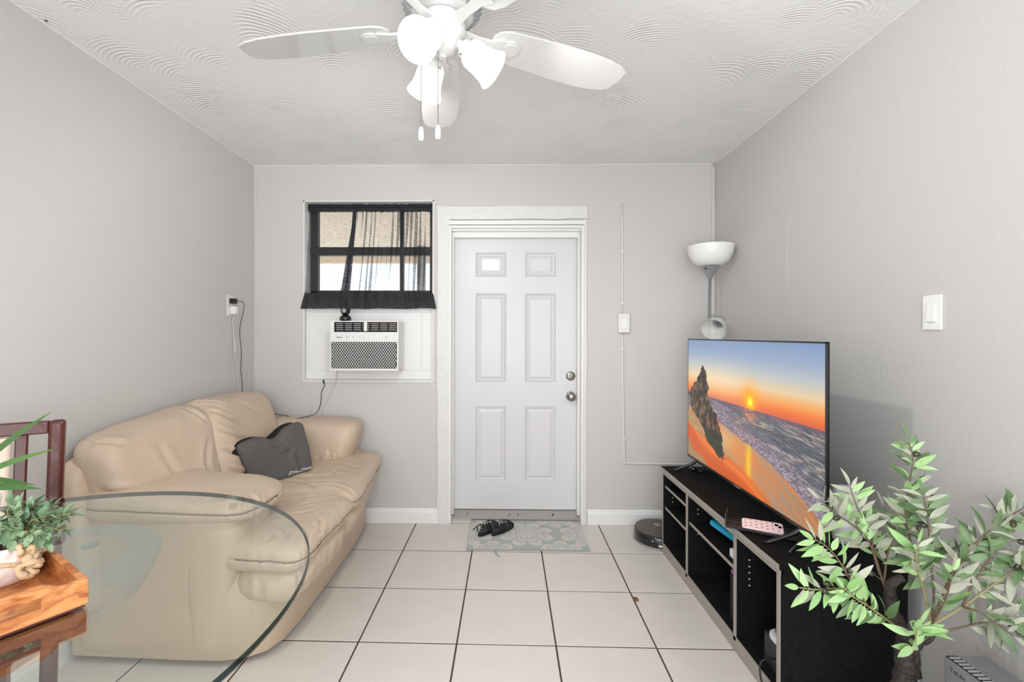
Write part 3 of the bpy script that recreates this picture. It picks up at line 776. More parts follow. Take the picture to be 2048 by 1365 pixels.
# little black camera standing on the unit
cmx, cmy, cmz = -1.098, 3.222, AZ1
sec = empty('security_camera', (cmx, cmy, cmz), 'small black security camera standing on the air conditioner', 'camera')
T = Matrix.Translation((cmx, cmy, cmz))
MB().lathe([(0.001, 0), (0.034, 0.0), (0.039, 0.006), (0.041, 0.016), (0.037, 0.028), (0.028, 0.036), (0.022, 0.040), (0.001, 0.041)], 28, T).build('base', 'black_gloss', sec, smooth=math.radians(50))
hd = MB().ball((cmx, cmy, cmz+0.070), 0.034, 24).build('head', 'black_gloss', sec, smooth=True)
MB().lathe([(0.0005, 0.030), (0.013, 0.030), (0.015, 0.034), (0.012, 0.036), (0.0005, 0.034)], 20, Matrix.Translation((cmx, cmy, cmz+0.070)) @ Matrix.Rotation(PI/2, 4, 'X')).build('lens', 'grey_plastic', hd, smooth=True)

# ------------------------------------------------------------------ wall things
# surface conduit
cr = empty('cable_raceway', (0.86, YB, 0.44), 'thin painted cable raceway running down the back wall right of the door', 'cable raceway')
MB().tube(smooth_path([(0.858, YB-0.0072, 2.318), (0.860, YB-0.0072, 2.0), (0.862, YB-0.0072, 1.525)], 4), 0.0065, 8).build('conduit', 'conduit_paint', cr, smooth=True)
MB().tube(smooth_path([(0.862, YB-0.0072, 1.385), (0.866, YB-0.0072, 1.0), (0.878, YB-0.0072, 0.50), (0.880, YB-0.0072, 0.452), (0.892, YB-0.0072, 0.446), (1.1, YB-0.0072, 0.442), (1.40, YB-0.0072, 0.440)], 5), 0.0065, 8).build('conduit', 'conduit_paint', cr, smooth=True)
for z, x in ((1.97, .860), (1.60, .861), (1.27, .864), (0.62, .876)):
    MB().box(x-0.016, x+0.016, YB-0.014, YB-0.0005, z-0.006, z+0.006).build('clip', 'conduit_paint', cr, bevel=0.003)
def plate(name, M, w, h, label, cat, rocker=True, m='white_plastic', depth=0.006):
    r = empty(name, M.translation, label, cat)
    MB().box(-w/2, w/2, -h/2, h/2, 0.0003, depth, M).build('cover_plate', m, r, bevel=0.003)
    return r
MBK = lambda x, z, y=YB: frame((x, y, z), (1, 0, 0), (0, 0, 1), (0, -1, 0))
M = MBK(0.868, 1.455)
sb = empty('switch_box', (0.868, YB, 1.39), 'small white surface switch box on the raceway right of the door', 'switch')
MB().box(-0.040, 0.040, -0.068, 0.068, 0.0, 0.034, M).build('housing', 'white_plastic', sb, bevel=0.003)
MB().box(-0.017, 0.017, -0.034, 0.034, 0.034, 0.037, M).build('rocker', 'white_gloss', sb, bevel=0.001)
# rocker switch on the right wall
M = frame((XR, 1.671, 1.452), (0, -1, 0), (0, 0, 1), (-1, 0, 0))
ls = empty('light_switch', (XR, 1.671, 1.385), 'white rocker light switch on the right wall above the television shadow', 'switch')
MB().box(-0.037, 0.037, -0.062, 0.062, 0.0003, 0.007, M).build('cover_plate', 'white_gloss', ls, bevel=0.003)
MB().box(-0.0175, 0.0175, -0.035, 0.035, 0.006, 0.0085, M).build('rocker_frame', 'white_plastic', ls, bevel=0.0008)
rk = MB(); vs = [(-0.0150, -0.032, 0.015), (0.0150, -0.032, 0.015), (0.0150, 0.032, 0.009), (-0.0150, 0.032, 0.009)]
rk.add(vs+[(x, y, 0.007) for x, y, z in vs], [(0, 1, 2, 3), (7, 6, 5, 4), (0, 1, 5, 4), (1, 2, 6, 5), (2, 3, 7, 6), (3, 0, 4, 7)], M).build('rocker', 'white_gloss', ls)
for s in (-1, 1): MB().lathe([(0.003, 0.007), (0.003, 0.0078), (0.0005, 0.0078)], 10, M @ Matrix.Translation((0, s*0.048, 0))).build('screw', 'white_plastic', ls)
# outlet on the left wall with a black charger and a white plug
M = frame((XL, 3.073, 1.561), (0, 1, 0), (0, 0, 1), (1, 0, 0))
ol = empty('wall_outlet', (XL, 3.073, 1.49), 'white wall outlet near the left corner above the sofa', 'outlet')
MB().box(-0.036, 0.036, -0.068, 0.068, 0.0003, 0.006, M).build('cover_plate', 'white_plastic', ol, bevel=0.002)
ch = empty('phone_charger', (XL+0.008, 3.085, 1.58), 'black plug-in charger in the wall outlet, its thin black cable hanging down', 'charger')
MB().box(-0.016, 0.022, 0.012, 0.046, 0.006, 0.040, M).build('plug_body', 'black_plastic', ch, bevel=0.003)
x0 = XL+0.042
MB().tube(smooth_path([(x0, 3.085, 1.590), (x0+0.02, 3.10, 1.591), (x0+0.03, 3.115, 1.575), (x0+0.022, 3.12, 1.52), (-1.79, 3.13, 1.40), (-1.785, 3.14, 1.25), (-1.79, 3.145, 1.12), (-1.785, 3.15, 1.05), (-1.782, 3.15, 0.99), (-1.782, 3.16, 0.93), (-1.79, 3.22, 0.86)], 7), 0.0022, 6).build('cable', 'cable_black', ch, smooth=True)
wp = empty('white_power_plug', (XL+0.008, 3.09, 1.51), 'white power plug in the lower socket, its white cord hanging behind the sofa', 'plug')
MB().box(-0.008, 0.030, -0.058, -0.006, 0.006, 0.045, M).build('plug_body', 'white_plastic', wp, bevel=0.004)
MB().tube(smooth_path([(XL+0.03, 3.08, 1.505), (XL+0.012, 3.086, 1.46), (XL+0.008, 3.10, 1.40), (XL+0.007, 3.105, 1.32), (XL+0.007, 3.12, 1.22), (XL+0.006, 3.155, 1.11), (XL+0.006, 3.17, 0.95)], 6), 0.0032, 8).build('cord', 'cable_white', wp, smooth=True)
MB().box(XL+0.008, XL+0.010, 3.11, 3.128, 1.24, 1.34).build('cord_tag', 'print_white', wp)
# black cable running along the top of the far sofa arm and up the wall
# ------------------------------------------------------------------ sofa
sofa = empty('loveseat', (-1.38, 2.6, 0.0), 'beige leather loveseat with puffy cushions against the left wall', 'sofa')
def rnd(poly, h0, h1): return MB().prism(poly, h0, h1)
bp = [(-1.79, 1.905), (-1.30, 1.885), (-1.15, 1.885), (-1.06, 1.905), (-0.995, 1.950), (-0.958, 2.03), (-0.945, 2.15), (-0.940, 2.5), (-0.940, 2.9), (-0.950, 3.15), (-0.968, 3.27), (-1.0, 3.32), (-1.79, 3.335)]
def inset(p, k, c=(-1.38, 2.6)): return [(c[0]+(x-c[0])*k, c[1]+(y-c[1])*k) for x, y in p]
mb = MB(); lv = [(0.026, 0.995), (0.032, 1.0), (0.20, 1.004), (0.31, 0.985), (0.36, 0.95)]
n = len(bp)
for z, k in lv: mb.v += [(x, y, z) for x, y in inset(bp, k)]
for i in range(len(lv)-1):
    for q in range(n): mb.f.append((i*n+q, i*n+(q+1) % n, (i+1)*n+(q+1) % n, (i+1)*n+q))
mb.f.append(tuple(range(n))); mb.f.append(tuple((len(lv)-1)*n+q for q in range(n)))
mb.build('base', 'leather_base', sofa, smooth=math.radians(50))
MB().prism(inset(bp, 0.93), 0.012, 0.05).build('dust_cover', 'black_liner', sofa)
for x, y in ((-1.72, 1.96), (-1.08, 1.97), (-1.72, 3.27), (-1.06, 3.24)):
    MB().lathe([(0.022, 0), (0.028, 0.02), (0.03, 0.045)], 12, Matrix.Translation((x, y, 0))).build('foot', 'black_plastic', sofa, smooth=math.radians(40))
def cushion(name, c, p=4.0, amp=0.006, ns=5, seed=0.0, n=18, m='leather', edge=None, wr=None, puck=None, groove=0.0, seam=None):
    r = pillow_mesh(c, n, p, amp, ns, seed, edge, wr, puck, groove, seam)
    if seam:
        me, P = r; del me['_n']; o = finish(name, me, m, sofa, smooth=True)
        MB().tube(P, 0.0028, 6).build('seam', 'leather_seam', o, smooth=True)
        return o
    return finish(name, r, m, sofa, smooth=True)
# arm bodies (outer panel with a rounded front column)
c = corners(-1.78, -1.125, 1.885, 2.18, 0.03, 0.66)
c[(1, 0, 0)] = (-1.155, 1.89, 0.03); c[(1, 1, 0)] = (-1.155, 2.16, 0.03); c[(1, 0, 1)] = (-1.085, 1.865, 0.66); c[(1, 1, 1)] = (-1.085, 2.22, 0.66)
cushion('arm_body', c, (9, 6, 14), 0.004, 4, 1.0, 30, m='leather_base')
c = corners(-1.36, -1.07, 1.868, 2.21, 0.03, 0.60)
c[(0, 0, 0)] = (-1.295, 1.880, 0.03); c[(0, 1, 0)] = (-1.295, 2.15, 0.03); c[(1, 0, 0)] = (-1.15, 1.880, 0.03); c[(1, 1, 0)] = (-1.15, 2.15, 0.03)
cushion('arm_front', c, (3.2, 4.5, 12), 0.004, 6, 1.5, 30, m='leather_base')
c = corners(-1.78, -1.00, 3.05, 3.35, 0.05, 0.58)
cushion('arm_body', c, (8, 6, 10), 0.004, 4, 2.0, m='leather_base')
# back frame
c = corners(-1.81, -1.62, 1.82, 3.35, 0.20, 0.88)
c[(1, 0, 1)] = (-1.70, 1.82, 0.84); c[(1, 1, 1)] = (-1.70, 3.34, 0.90)
cushion('back_frame', c, (5, 12, 8), 0.003, 3, 3.0)
# lower front pads under the seats
c = corners(-1.25, -0.835, 1.895, 2.46, 0.215, 0.420)
c[(0, 0, 0)] = (-1.14, 1.90, 0.24); c[(0, 0, 1)] = (-1.14, 1.90, 0.41); c[(1, 0, 0)] = (-0.865, 1.88, 0.205); c[(1, 0, 1)] = (-0.80, 1.87, 0.42)
c[(1, 1, 0)] = (-0.82, 2.47, 0.215); c[(1, 1, 1)] = (-0.770, 2.47, 0.43)
cushion('front_pad', c, (3.6, 4.5, 2.4), 0.005, 8, 4.0, 44, puck=(0.0035, 95))
c = corners(-1.25, -0.82, 2.44, 3.24, 0.225, 0.43)
c[(1, 1, 0)] = (-0.90, 3.20, 0.25); c[(1, 1, 1)] = (-0.85, 3.22, 0.45); c[(1, 0, 0)] = (-0.83, 2.45, 0.215); c[(1, 0, 1)] = (-0.775, 2.45, 0.43)
cushion('front_pad', c, (4, 6, 2.5), 0.005, 8, 5.0, 40, puck=(0.002, 80))
# seat cushions, wrapping in front of the arms
w1 = [((-0.84, 2.44, .52), (-1.05, 2.36, .54), 0.014, 0.010), ((-0.86, 2.36, .52), (-1.02, 2.28, .54), 0.009, 0.010), ((-0.82, 2.03, .48), (-0.86, 2.16, .52), 0.008, 0.009), ((-0.84, 1.96, .47), (-0.92, 2.08, .52), 0.009, 0.009), ((-0.90, 1.93, .46), (-0.98, 2.04, .52), 0.009, 0.009), ((-0.98, 1.92, .45), (-1.02, 2.02, .52), 0.008, 0.009), ((-1.25, 2.44, .55), (-1.0, 2.40, .54), 0.009, 0.011), ((-1.0, 2.16, .54), (-0.86, 2.30, .53), 0.006, 0.010)]
c = corners(-1.55, -0.80, 2.06, 2.48, 0.38, 0.535)
c[(1, 0, 0)] = (-0.83, 1.86, 0.37); c[(1, 0, 1)] = (-0.80, 1.86, 0.505); c[(0, 0, 0)] = (-1.34, 1.90, 0.38); c[(0, 0, 1)] = (-1.34, 1.90, 0.525)
c[(1, 1, 0)] = (-0.785, 2.47, 0.385); c[(1, 1, 1)] = (-0.765, 2.47, 0.525)
cushion('seat_cushion', c, (7, 9, 2.5), 0.006, 7, 6.0, 56, wr=w1, puck=(0.0022, 110), groove=0.005, seam=(-1.62, 0.75, 60))
w2 = [((-0.80, 2.50, .51), (-1.02, 2.56, .54), 0.016, 0.009), ((-0.86, 2.60, .53), (-1.12, 2.60, .55), 0.009, 0.012), ((-0.95, 2.72, .53), (-1.2, 2.66, .55), 0.007, 0.013), ((-0.9, 2.85, .53), (-1.1, 2.95, .55), 0.006, 0.014), ((-1.0, 2.5, .54), (-1.25, 2.62, .55), 0.008, 0.011), ((-1.05, 2.66, .55), (-1.0, 2.86, .55), 0.005, 0.013), ((-0.86, 2.78, .54), (-0.98, 2.80, .55), 0.006, 0.011)]
c = corners(-1.55, -0.80, 2.46, 3.12, 0.38, 0.545)
c[(1, 0, 0)] = (-0.785, 2.46, 0.385); c[(1, 0, 1)] = (-0.765, 2.46, 0.525); c[(1, 1, 0)] = (-0.85, 3.26, 0.40); c[(1, 1, 1)] = (-0.82, 3.27, 0.57)
cushion('seat_cushion', c, (7, 9, 2.6), 0.006, 7, 7.0, 56, wr=w2, puck=(0.0018, 90), groove=0.005, seam=(-0.75, 0.95, 60))
# back cushions
w3 = [((-1.70, 2.42, .98), (-1.60, 2.44, .88), 0.012, 0.012), ((-1.50, 2.40, .84), (-1.40, 2.26, .70), 0.012, 0.012), ((-1.44, 2.32, .72), (-1.36, 2.18, .58), 0.010, 0.012), ((-1.56, 2.10, .88), (-1.42, 2.16, .66), 0.007, 0.018), ((-1.40, 2.03, .60), (-1.37, 2.14, .72), 0.007, 0.012), ((-1.39, 2.09, .58), (-1.36, 2.20, .70), 0.007, 0.011), ((-1.38, 2.14, .56), (-1.36, 2.25, .68), 0.007, 0.011), ((-1.66, 1.94, .74), (-1.52, 1.98, .66), 0.014, 0.016), ((-1.72, 1.93, .90), (-1.64, 1.98, .86), 0.012, 0.014)]
c = corners(-1.79, -1.40, 1.90, 2.52, 0.50, 0.985)
c[(0, 0, 0)] = (-1.78, 1.88, 0.62); c[(1, 0, 0)] = (-1.50, 1.89, 0.60); c[(0, 1, 0)] = (-1.78, 2.33, 0.50); c[(1, 1, 0)] = (-1.33, 2.33, 0.49)
c[(0, 0, 1)] = (-1.81, 1.86, 0.940); c[(1, 0, 1)] = (-1.60, 1.86, 0.895); c[(0, 1, 1)] = (-1.81, 2.58, 1.010); c[(1, 1, 1)] = (-1.60, 2.56, 0.995)
cushion('back_cushion', c, (3.2, 6.0, 6), 0.009, 4, 8.0, 56, wr=w3)
w4 = [((-1.74, 2.55, .99), (-1.60, 2.66, .93), 0.020, 0.010), ((-1.62, 2.52, .94), (-1.50, 2.70, .86), 0.016, 0.010), ((-1.54, 2.48, .86), (-1.44, 2.66, .78), 0.016, 0.010), ((-1.47, 2.43, .78), (-1.38, 2.62, .70), 0.018, 0.010), ((-1.42, 2.38, .69), (-1.35, 2.60, .61), 0.018, 0.010), ((-1.60, 2.75, 1.0), (-1.52, 2.95, .86), 0.005, 0.018), ((-1.37, 2.42, .56), (-1.34, 2.60, .54), 0.012, 0.010)]
c = corners(-1.79, -1.35, 2.50, 3.12, 0.50, 0.99)
c[(0, 0, 0)] = (-1.78, 2.30, 0.50); c[(1, 0, 0)] = (-1.315, 2.30, 0.49); c[(1, 1, 0)] = (-1.36, 3.06, 0.50)
c[(0, 0, 1)] = (-1.81, 2.50, 1.01); c[(1, 0, 1)] = (-1.58, 2.50, 0.995); c[(0, 1, 1)] = (-1.81, 3.22, 0.995); c[(1, 1, 1)] = (-1.58, 3.18, 0.980)
cushion('back_cushion', c, (3.2, 6.5, 6), 0.009, 4, 9.0, 56, wr=w4)
# puffy arm tops
w5 = [((-1.08, 1.93, .58), (-1.10, 2.00, .68), 0.008, 0.010), ((-1.16, 1.88, .58), (-1.19, 1.94, .68), 0.010, 0.010), ((-1.26, 1.86, .56), (-1.29, 1.92, .66), 0.008, 0.012), ((-1.42, 1.88, .66), (-1.50, 1.98, .72), 0.005, 0.014)]
c = corners(-1.76, -1.02, 1.85, 2.27, 0.565, 0.74)
c[(1, 0, 0)] = (-1.045, 1.86, 0.575); c[(1, 0, 1)] = (-1.045, 1.87, 0.680); c[(1, 1, 1)] = (-1.045, 2.27, 0.685); c[(0, 0, 1)] = (-1.76, 1.84, 0.755); c[(0, 1, 1)] = (-1.76, 2.27, 0.76)
cushion('arm_pillow', c, (9, 3.2, 2.8), 0.008, 5, 10.0, 50, wr=w5, groove=0.004, puck=(0.0018, 70), seam=(-2.4, 0.3, 60))
w6 = [((-1.16, 3.02, .47), (-1.13, 3.03, .62), 0.014, 0.012), ((-1.24, 3.02, .47), (-1.20, 3.02, .58), 0.014, 0.011), ((-1.10, 3.02, .62), (-1.06, 3.04, .50), 0.007, 0.012), ((-1.38, 3.03, .82), (-1.40, 3.01, .66), 0.004, 0.014), ((-1.30, 3.02, .5), (-1.27, 3.02, .56), 0.009, 0.010)]
c = corners(-1.66, -0.96, 3.00, 3.355, 0.47, 0.79)
c[(1, 0, 0)] = (-1.045, 3.02, 0.465); c[(1, 1, 0)] = (-1.02, 3.34, 0.50); c[(0, 0, 0)] = (-1.50, 2.99, 0.45); c[(1, 0, 1)] = (-0.955, 3.04, 0.785); c[(0, 0, 1)] = (-1.68, 3.04, 0.79)
cushion('arm_pillow', c, (7, 3.4, 4.2), 0.007, 5, 11.0, 46, wr=w6)
# fabric cushion with a dip in its upper edge, leaning in the corner of the seat
def neck(w, co):
    d = max(0, w.z)*math.exp(-((w.x-0.05)/0.28)**2)
    return co - Vector((0, 0, 0.045*d))
c = {(0, 0, 0): (-1.335, 2.475, .535), (1, 0, 0): (-1.130, 2.80, .530), (0, 1, 0): (-1.395, 2.52, .545), (1, 1, 0): (-1.20, 2.87, .545),
     (0, 0, 1): (-1.410, 2.465, .765), (1, 0, 1): (-1.225, 2.86, .835), (0, 1, 1): (-1.470, 2.50, .77), (1, 1, 1): (-1.285, 2.90, .835)}
w7 = wrinkle([((-1.31, 2.66, .76), (-1.27, 2.70, .70), 0.012, 0.010), ((-1.30, 2.64, .70), (-1.24, 2.72, .71), 0.008, 0.010), ((-1.24, 2.74, .69), (-1.20, 2.68, .60), 0.010, 0.014), ((-1.21, 2.72, .66), (-1.17, 2.70, .56), 0.010, 0.012)])
pil = empty('throw_pillow', (-1.29, 2.67, 0.53), 'dark grey fabric pillow with a dipped upper edge, leaning on the sofa seat', 'pillow')
po = finish('pillow_body', pillow_mesh(c, 44, (9, 2.8, 9), 0.006, 7, 3.0, neck, w7), 'pillow_fabric', pil, smooth=True)
c2 = {k: (Vector(v)+Vector((-0.045, 0.005, 0.0)) if k[0] == 0 else Vector(v)+Vector((-0.04, 0.02, 0))) for k, v in c.items()}
finish('side_gusset', pillow_mesh({k: tuple(v) for k, v in c2.items()}, 12, (6, 4, 6), 0.0, 7, 3.0, neck), 'pillow_side', pil, smooth=True)
ux = Vector((0.205, 0.325, 0.0)).normalized(); uz = Vector((-0.30, 0.12, 0.94)); uz = (uz-ux*uz.dot(ux)).normalized(); un = ux.cross(uz)
dgp = BVHTree.FromPolygons([tuple(v.co+WORG[pil.name]) for v in po.data.vertices], [tuple(f.vertices) for f in po.data.polygons])
def on_pillow(p):
    h = dgp.ray_cast(Vector(p)+un*0.3 if (un.y < 0) else Vector(p)-un*0.3, -un if un.y < 0 else un); return h[0] if h[0] is not None else Vector(p)
if un.y > 0: un = -un
h1, h2 = on_pillow(Vector((-1.165, 2.755, 0.566))), on_pillow(Vector((-1.165, 2.755, 0.566))-ux*0.10)
tu = (h1-h2).normalized(); tz = (uz-tu*uz.dot(tu)).normalized(); tn = tu.cross(tz)
if tn.y > 0: tn = -tn
text_mesh('DHAUTMAN', 0.024, frame((h1+h2)/2+tn*0.004+tu*0.012, tu, tz, tu.cross(tz)), 'lettering', 'print_white', pil, shear=0.3, ext=0.0008)
MB().prism([(-0.012, -0.010), (-0.006, -0.010), (0.010, 0.012), (0.004, 0.012)], 0, 0.0015, frame((h1+h2)/2+tn*0.004-tu*0.062, tu, tz, tu.cross(tz))).build('logo_stroke', 'print_white', pil)
# thin black camera cable over the far arm and up the wall
CABLE = [(-1.744, 3.330, 0.80), (-1.700, 3.320, 0.793), (-1.651, 3.310, 0.800), (-1.592, 3.29, 0.794), (-1.531, 3.25, 0.796), (-1.476, 3.21, 0.791), (-1.411, 3.18, 0.790), (-1.363, 3.23, 0.794), (-1.335, 3.31, 0.806), (-1.325, 3.358, 0.864), (-1.320, 3.362, 0.947), (-1.299, 3.363, 0.994), (-1.305, 3.362, 1.030)]
bc = empty('black_cable', (-1.5, 3.3, 0.8), 'thin black cable lying across the far sofa arm and up the back wall', 'cable')
MB().tube(smooth_path(CABLE, 6), 0.0024, 6).build('wire', 'cable_black', bc, smooth=True)
MB().tube([(-1.303, 3.362, 1.010), (-1.307, 3.361, 1.040)], 0.0055, 8).build('plug', 'black_plastic', bc, smooth=math.radians(40))

# ------------------------------------------------------------------ glass table
TC = Vector((-0.976, 0.768, 0)); TZ = 0.900; TR = 0.605
tb = empty('dining_table', (TC.x, TC.y, 0), 'round counter-height table with a clear glass top, in front of the sofa', 'table')
gm = MB().lathe([(0.001, TZ-0.012), (TR-0.004, TZ-0.012)], 128, Matrix.Translation(TC), cap=False)
gm.lathe([(0.001, TZ), (TR-0.003, TZ)], 128, Matrix.Translation(TC), cap=False)
me = bpy.data.meshes.new('table_top'); me.from_pydata(gm.v, [], gm.f); me.update()
for p in me.polygons:
    pass
bm = bmesh.new(); bm.from_mesh(me)
for f in bm.faces:
    up = f.normal.z > 0; want = f.calc_center_median().z > TZ-0.006
    if up != want: f.normal_flip()
bm.to_mesh(me); bm.free()
finish('table_top', me, 'table_glass', tb)
MB().lathe([(TR-0.003, TZ), (TR, TZ-0.003), (TR, TZ-0.009), (TR-0.003, TZ-0.012)], 128, Matrix.Translation(TC), cap=False).build('glass_rim', 'glass_rim', tb, smooth=True)
PC = Matrix.Translation((-0.965, 0.985, 0))
MB().lathe([(0.120, 0.882), (0.188, 0.882), (0.190, 0.876), (0.184, 0.85), (0.160, 0.80), (0.120, 0.76)], 64, PC, cap=False).build('pedestal_bowl', 'pedestal_glass', tb, smooth=math.radians(50))
for a, r in ((2.8, .175), (4.4, .175)):
    MB().lathe([(0.001, 0.888), (0.013, 0.888), (0.013, 0.882), (0.001, 0.882)], 20, Matrix.Translation((-0.965+r*math.cos(a), 0.985+r*math.sin(a), 0))).build('bumper', 'clear_bumper', tb)
MB().lathe([(0.001, 0.888), (0.016, 0.888), (0.016, 0.883), (0.001, 0.883)], 20, Matrix.Translation((-0.943, 1.046, 0))).build('bumper', 'clear_bumper', tb)

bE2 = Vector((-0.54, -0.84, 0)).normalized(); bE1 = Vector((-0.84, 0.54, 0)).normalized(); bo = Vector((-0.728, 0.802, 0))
MB().box(0.10, 0.14, 0.05, 0.26, 0.770, 0.800, frame(bo, bE2, bE1, (0, 0, 1))).build('reflection_bar', 'chair_wood', tb, bevel=0.003)  # dark bars added under the glass to imitate the tray's reflection
MB().box(0.0, 0.42, 0.0, 0.055, 0.846, 0.884, frame(bo, bE2, bE1, (0, 0, 1))).build('reflection_bar', 'chair_wood', tb, bevel=0.003)
MB().box(0.10, 0.36, 0.05, 0.40, 0.846, 0.880, frame(bo, bE2, bE1, (0, 0, 1))).build('reflection_bar', 'chair_wood', tb, bevel=0.003)
MB().box(0.20, 0.28, 0.16, 0.24, 0.0, 0.85, frame(bo, bE2, bE1, (0, 0, 1))).build('base_post', 'chair_wood', tb, bevel=0.004)

# ------------------------------------------------------------------ dining chair
d = Vector((-0.856, -0.517, 0)); nrm = Vector((0.517, -0.856, 0))
A = Vector((-1.396, 1.456, 0)); W = 0.41
chair = empty('dining_chair', tuple(A+d*W/2+nrm*0.2), 'dark cherry dining chair with slatted back and cream padded splat, behind the glass table', 'chair')
def pt(s, out, z): return A + d*s + nrm*(out + (1.10-z)*0.11) + Vector((0, 0, z))
def bar(name, s0, s1, o0, o1, z0, z1, m='chair_wood', bev=0.004, nz=6):
    mb = MB()
    for k in range(nz+1):
        z = z0+(z1-z0)*k/nz
        mb.v += [tuple(pt(s0, o0, z)), tuple(pt(s1, o0, z)), tuple(pt(s1, o1, z)), tuple(pt(s0, o1, z))]
    for k in range(nz):
        for q in range(4): mb.f.append((4*k+q, 4*k+(q+1) % 4, 4*k+4+(q+1) % 4, 4*k+4+q))
    mb.f += [(0, 1, 2, 3), (4*nz+3, 4*nz+2, 4*nz+1, 4*nz)]
    return mb.build(name, m, chair, bevel=bev)
bar('stile', -0.004, 0.036, -0.018, 0.016, 0.0, 1.098, bev=0.011)
bar('stile', W-0.036, W+0.004, -0.018, 0.016, 0.0, 1.098, bev=0.011)
bar('top_rail', 0.034, W-0.034, -0.012, 0.012, 1.058, 1.097)
bar('lower_rail', 0.034, W-0.034, -0.012, 0.012, 0.70, 0.735)
bar('slat', 0.082, 0.112, -0.006, 0.006, 0.73, 1.060)
bar('slat', W-0.112, W-0.082, -0.006, 0.006, 0.73, 1.060)
bar('padded_splat', 0.120, W-0.120, -0.010, 0.014, 0.73, 1.054, 'chair_pad', 0.010)['label'] = 'cream padded back splat'
seat0 = A+d*W/2
Ms = frame((seat0.x, seat0.y, 0), -d, nrm, (0, 0, 1))
MB().box(-W/2-0.01, W/2+0.01, 0.06, 0.46, 0.585, 0.62, Ms).build('seat_frame', 'chair_wood', chair, bevel=0.006)
MB().box(-W/2+0.01, W/2-0.01, 0.07, 0.45, 0.62, 0.66, Ms).build('seat', 'chair_pad', chair, bevel=0.016)
for sx in (-1, 1): MB().box(sx*(W/2-0.02)-0.018, sx*(W/2-0.02)+0.018, 0.415, 0.45, 0, 0.59, Ms).build('leg', 'chair_wood', chair, bevel=0.004)
MB().box(-W/2+0.02, W/2-0.02, 0.42, 0.445, 0.20, 0.235, Ms).build('foot_rail', 'chair_wood', chair, bevel=0.003)

# ------------------------------------------------------------------ tray with its plant
E1 = Vector((-0.84, 0.54, 0)).normalized(); E2 = Vector((-0.54, -0.84, 0)).normalized()
C0 = Vector((-0.714, 0.790, TZ))
tray = empty('wooden_tray', tuple(C0+E1*0.12+E2*0.17), 'orange-brown wooden tray with handle cutouts on the glass table', 'tray')
L1, L2, HH, TT = 0.245, 0.245, 0.048, 0.011
def wall_with_handle(org, ux, uw, L, parent):
    """side board: local x along ux, local y up, thickness along uw; raised middle with a slot"""
    M = frame(org, ux, (0, 0, 1), uw)
    def top(x):
        t = min(x, L-x)/L
        return HH+0.002*math.sin(t*40)*0+0.012*max(0, min(1, (t-0.13)/0.12))**2*(3-2*max(0, min(1, (t-0.13)/0.12)))
    N_ = 48; mb = MB(); hx0, hx1, hz0, hz1 = L*0.24, L*0.76, 0.024, 0.040
    for side, zz in ((0, 0.0), (1, TT)):
        pass
    xs = sorted(set([L*i/N_ for i in range(N_+1)]+[hx0, hx1])); vs = []
    for x in xs:
        inside = hx0 <= x <= hx1
        col = [0.006, hz0, hz1, top(x)]
        for z in col:
            for w in (0, TT): vs.append((x, z, w))
    fs = []
    for i in range(len(xs)-1):
        hole = xs[i] >= hx0-1e-6 and xs[i+1] <= hx1+1e-6
        for r in range(3):
            if r == 1 and hole: continue
            a, b = i*8+r*2, (i+1)*8+r*2
            fs.append((a, b, b+2, a+2)); fs.append((a+1, a+3, b+3, b+1))
        a, b = i*8, (i+1)*8
        fs.append((a, a+1, b+1, b)); fs.append((a+6, b+6, b+7, a+7))
        if hole: fs.append((a+2, b+2, b+3, a+3)); fs.append((a+4, a+5, b+5, b+4))
    for i, x in enumerate(xs):
        if abs(x-hx0) < 1e-6 or abs(x-hx1) < 1e-6:
            a = i*8; fs.append((a+2, a+3, a+5, a+4))
    for a in (0, (len(xs)-1)*8):
        for r in range(3): fs.append((a+2*r, a+2*r+1, a+2*r+3, a+2*r+2))
    mb.add(vs, fs, M)
    return mb.build('handle_board', 'tray_wood', parent, bevel=0.0012)
wall_with_handle(C0, E2, -E1*-1, L2, tray)
wall_with_handle(C0+E1*(L1-TT), E2, E1, L2, tray)
Mt = frame(C0, E1, E2, (0, 0, 1))
MB().box(TT, L1-TT, 0.0, TT, 0.006, HH, Mt).build('side_board', 'tray_wood', tray, bevel=0.0012)
MB().box(TT, L1-TT, L2-TT, L2, 0.006, HH, Mt).build('side_board', 'tray_wood', tray, bevel=0.0012)
MB().box(0.002, L1-0.002, 0.002, L2-0.002, 0.004, 0.012, Mt).build('bottom_board', 'tray_wood', tray)
MB().box(0.004, L1-0.004, 0.004, L2-0.004, 0.0, 0.005, Mt).build('plinth', 'chair_wood', tray)
# pot wrapped in pale cloth with a burlap bow
PX, PY, PZ = -0.932, 0.846, TZ+0.0125
pot = empty('potted_plant', (PX, PY, PZ), 'small-leaved green plant in a cloth-wrapped pot standing in the wooden tray', 'plant')
mb = MB(); nA = 72; prof = [(0.042, 0.0), (0.050, 0.008), (0.056, 0.026), (0.059, 0.042), (0.058, 0.050), (0.061, 0.062), (0.063, 0.072), (0.060, 0.074), (0.055, 0.066)]
for r, z in prof:
    for i in range(nA):
        a = 2*PI*i/nA; k = 1+0.05*noise.noise(Vector((math.cos(a)*3, math.sin(a)*3, z*22)))+ (0.03*math.sin(a*17) if z > 0.06 else 0.008*math.sin(a*13))
        mb.v.append((PX+r*k*math.cos(a), PY+r*k*math.sin(a), PZ+z))
for k in range(len(prof)-1):
    for i in range(nA): j = (i+1) % nA; mb.f.append((k*nA+i, k*nA+j, (k+1)*nA+j, (k+1)*nA+i))
mb.f.append(tuple(range(nA-1, -1, -1)))
mb.build('pot', 'pot_white', pot, smooth=True)
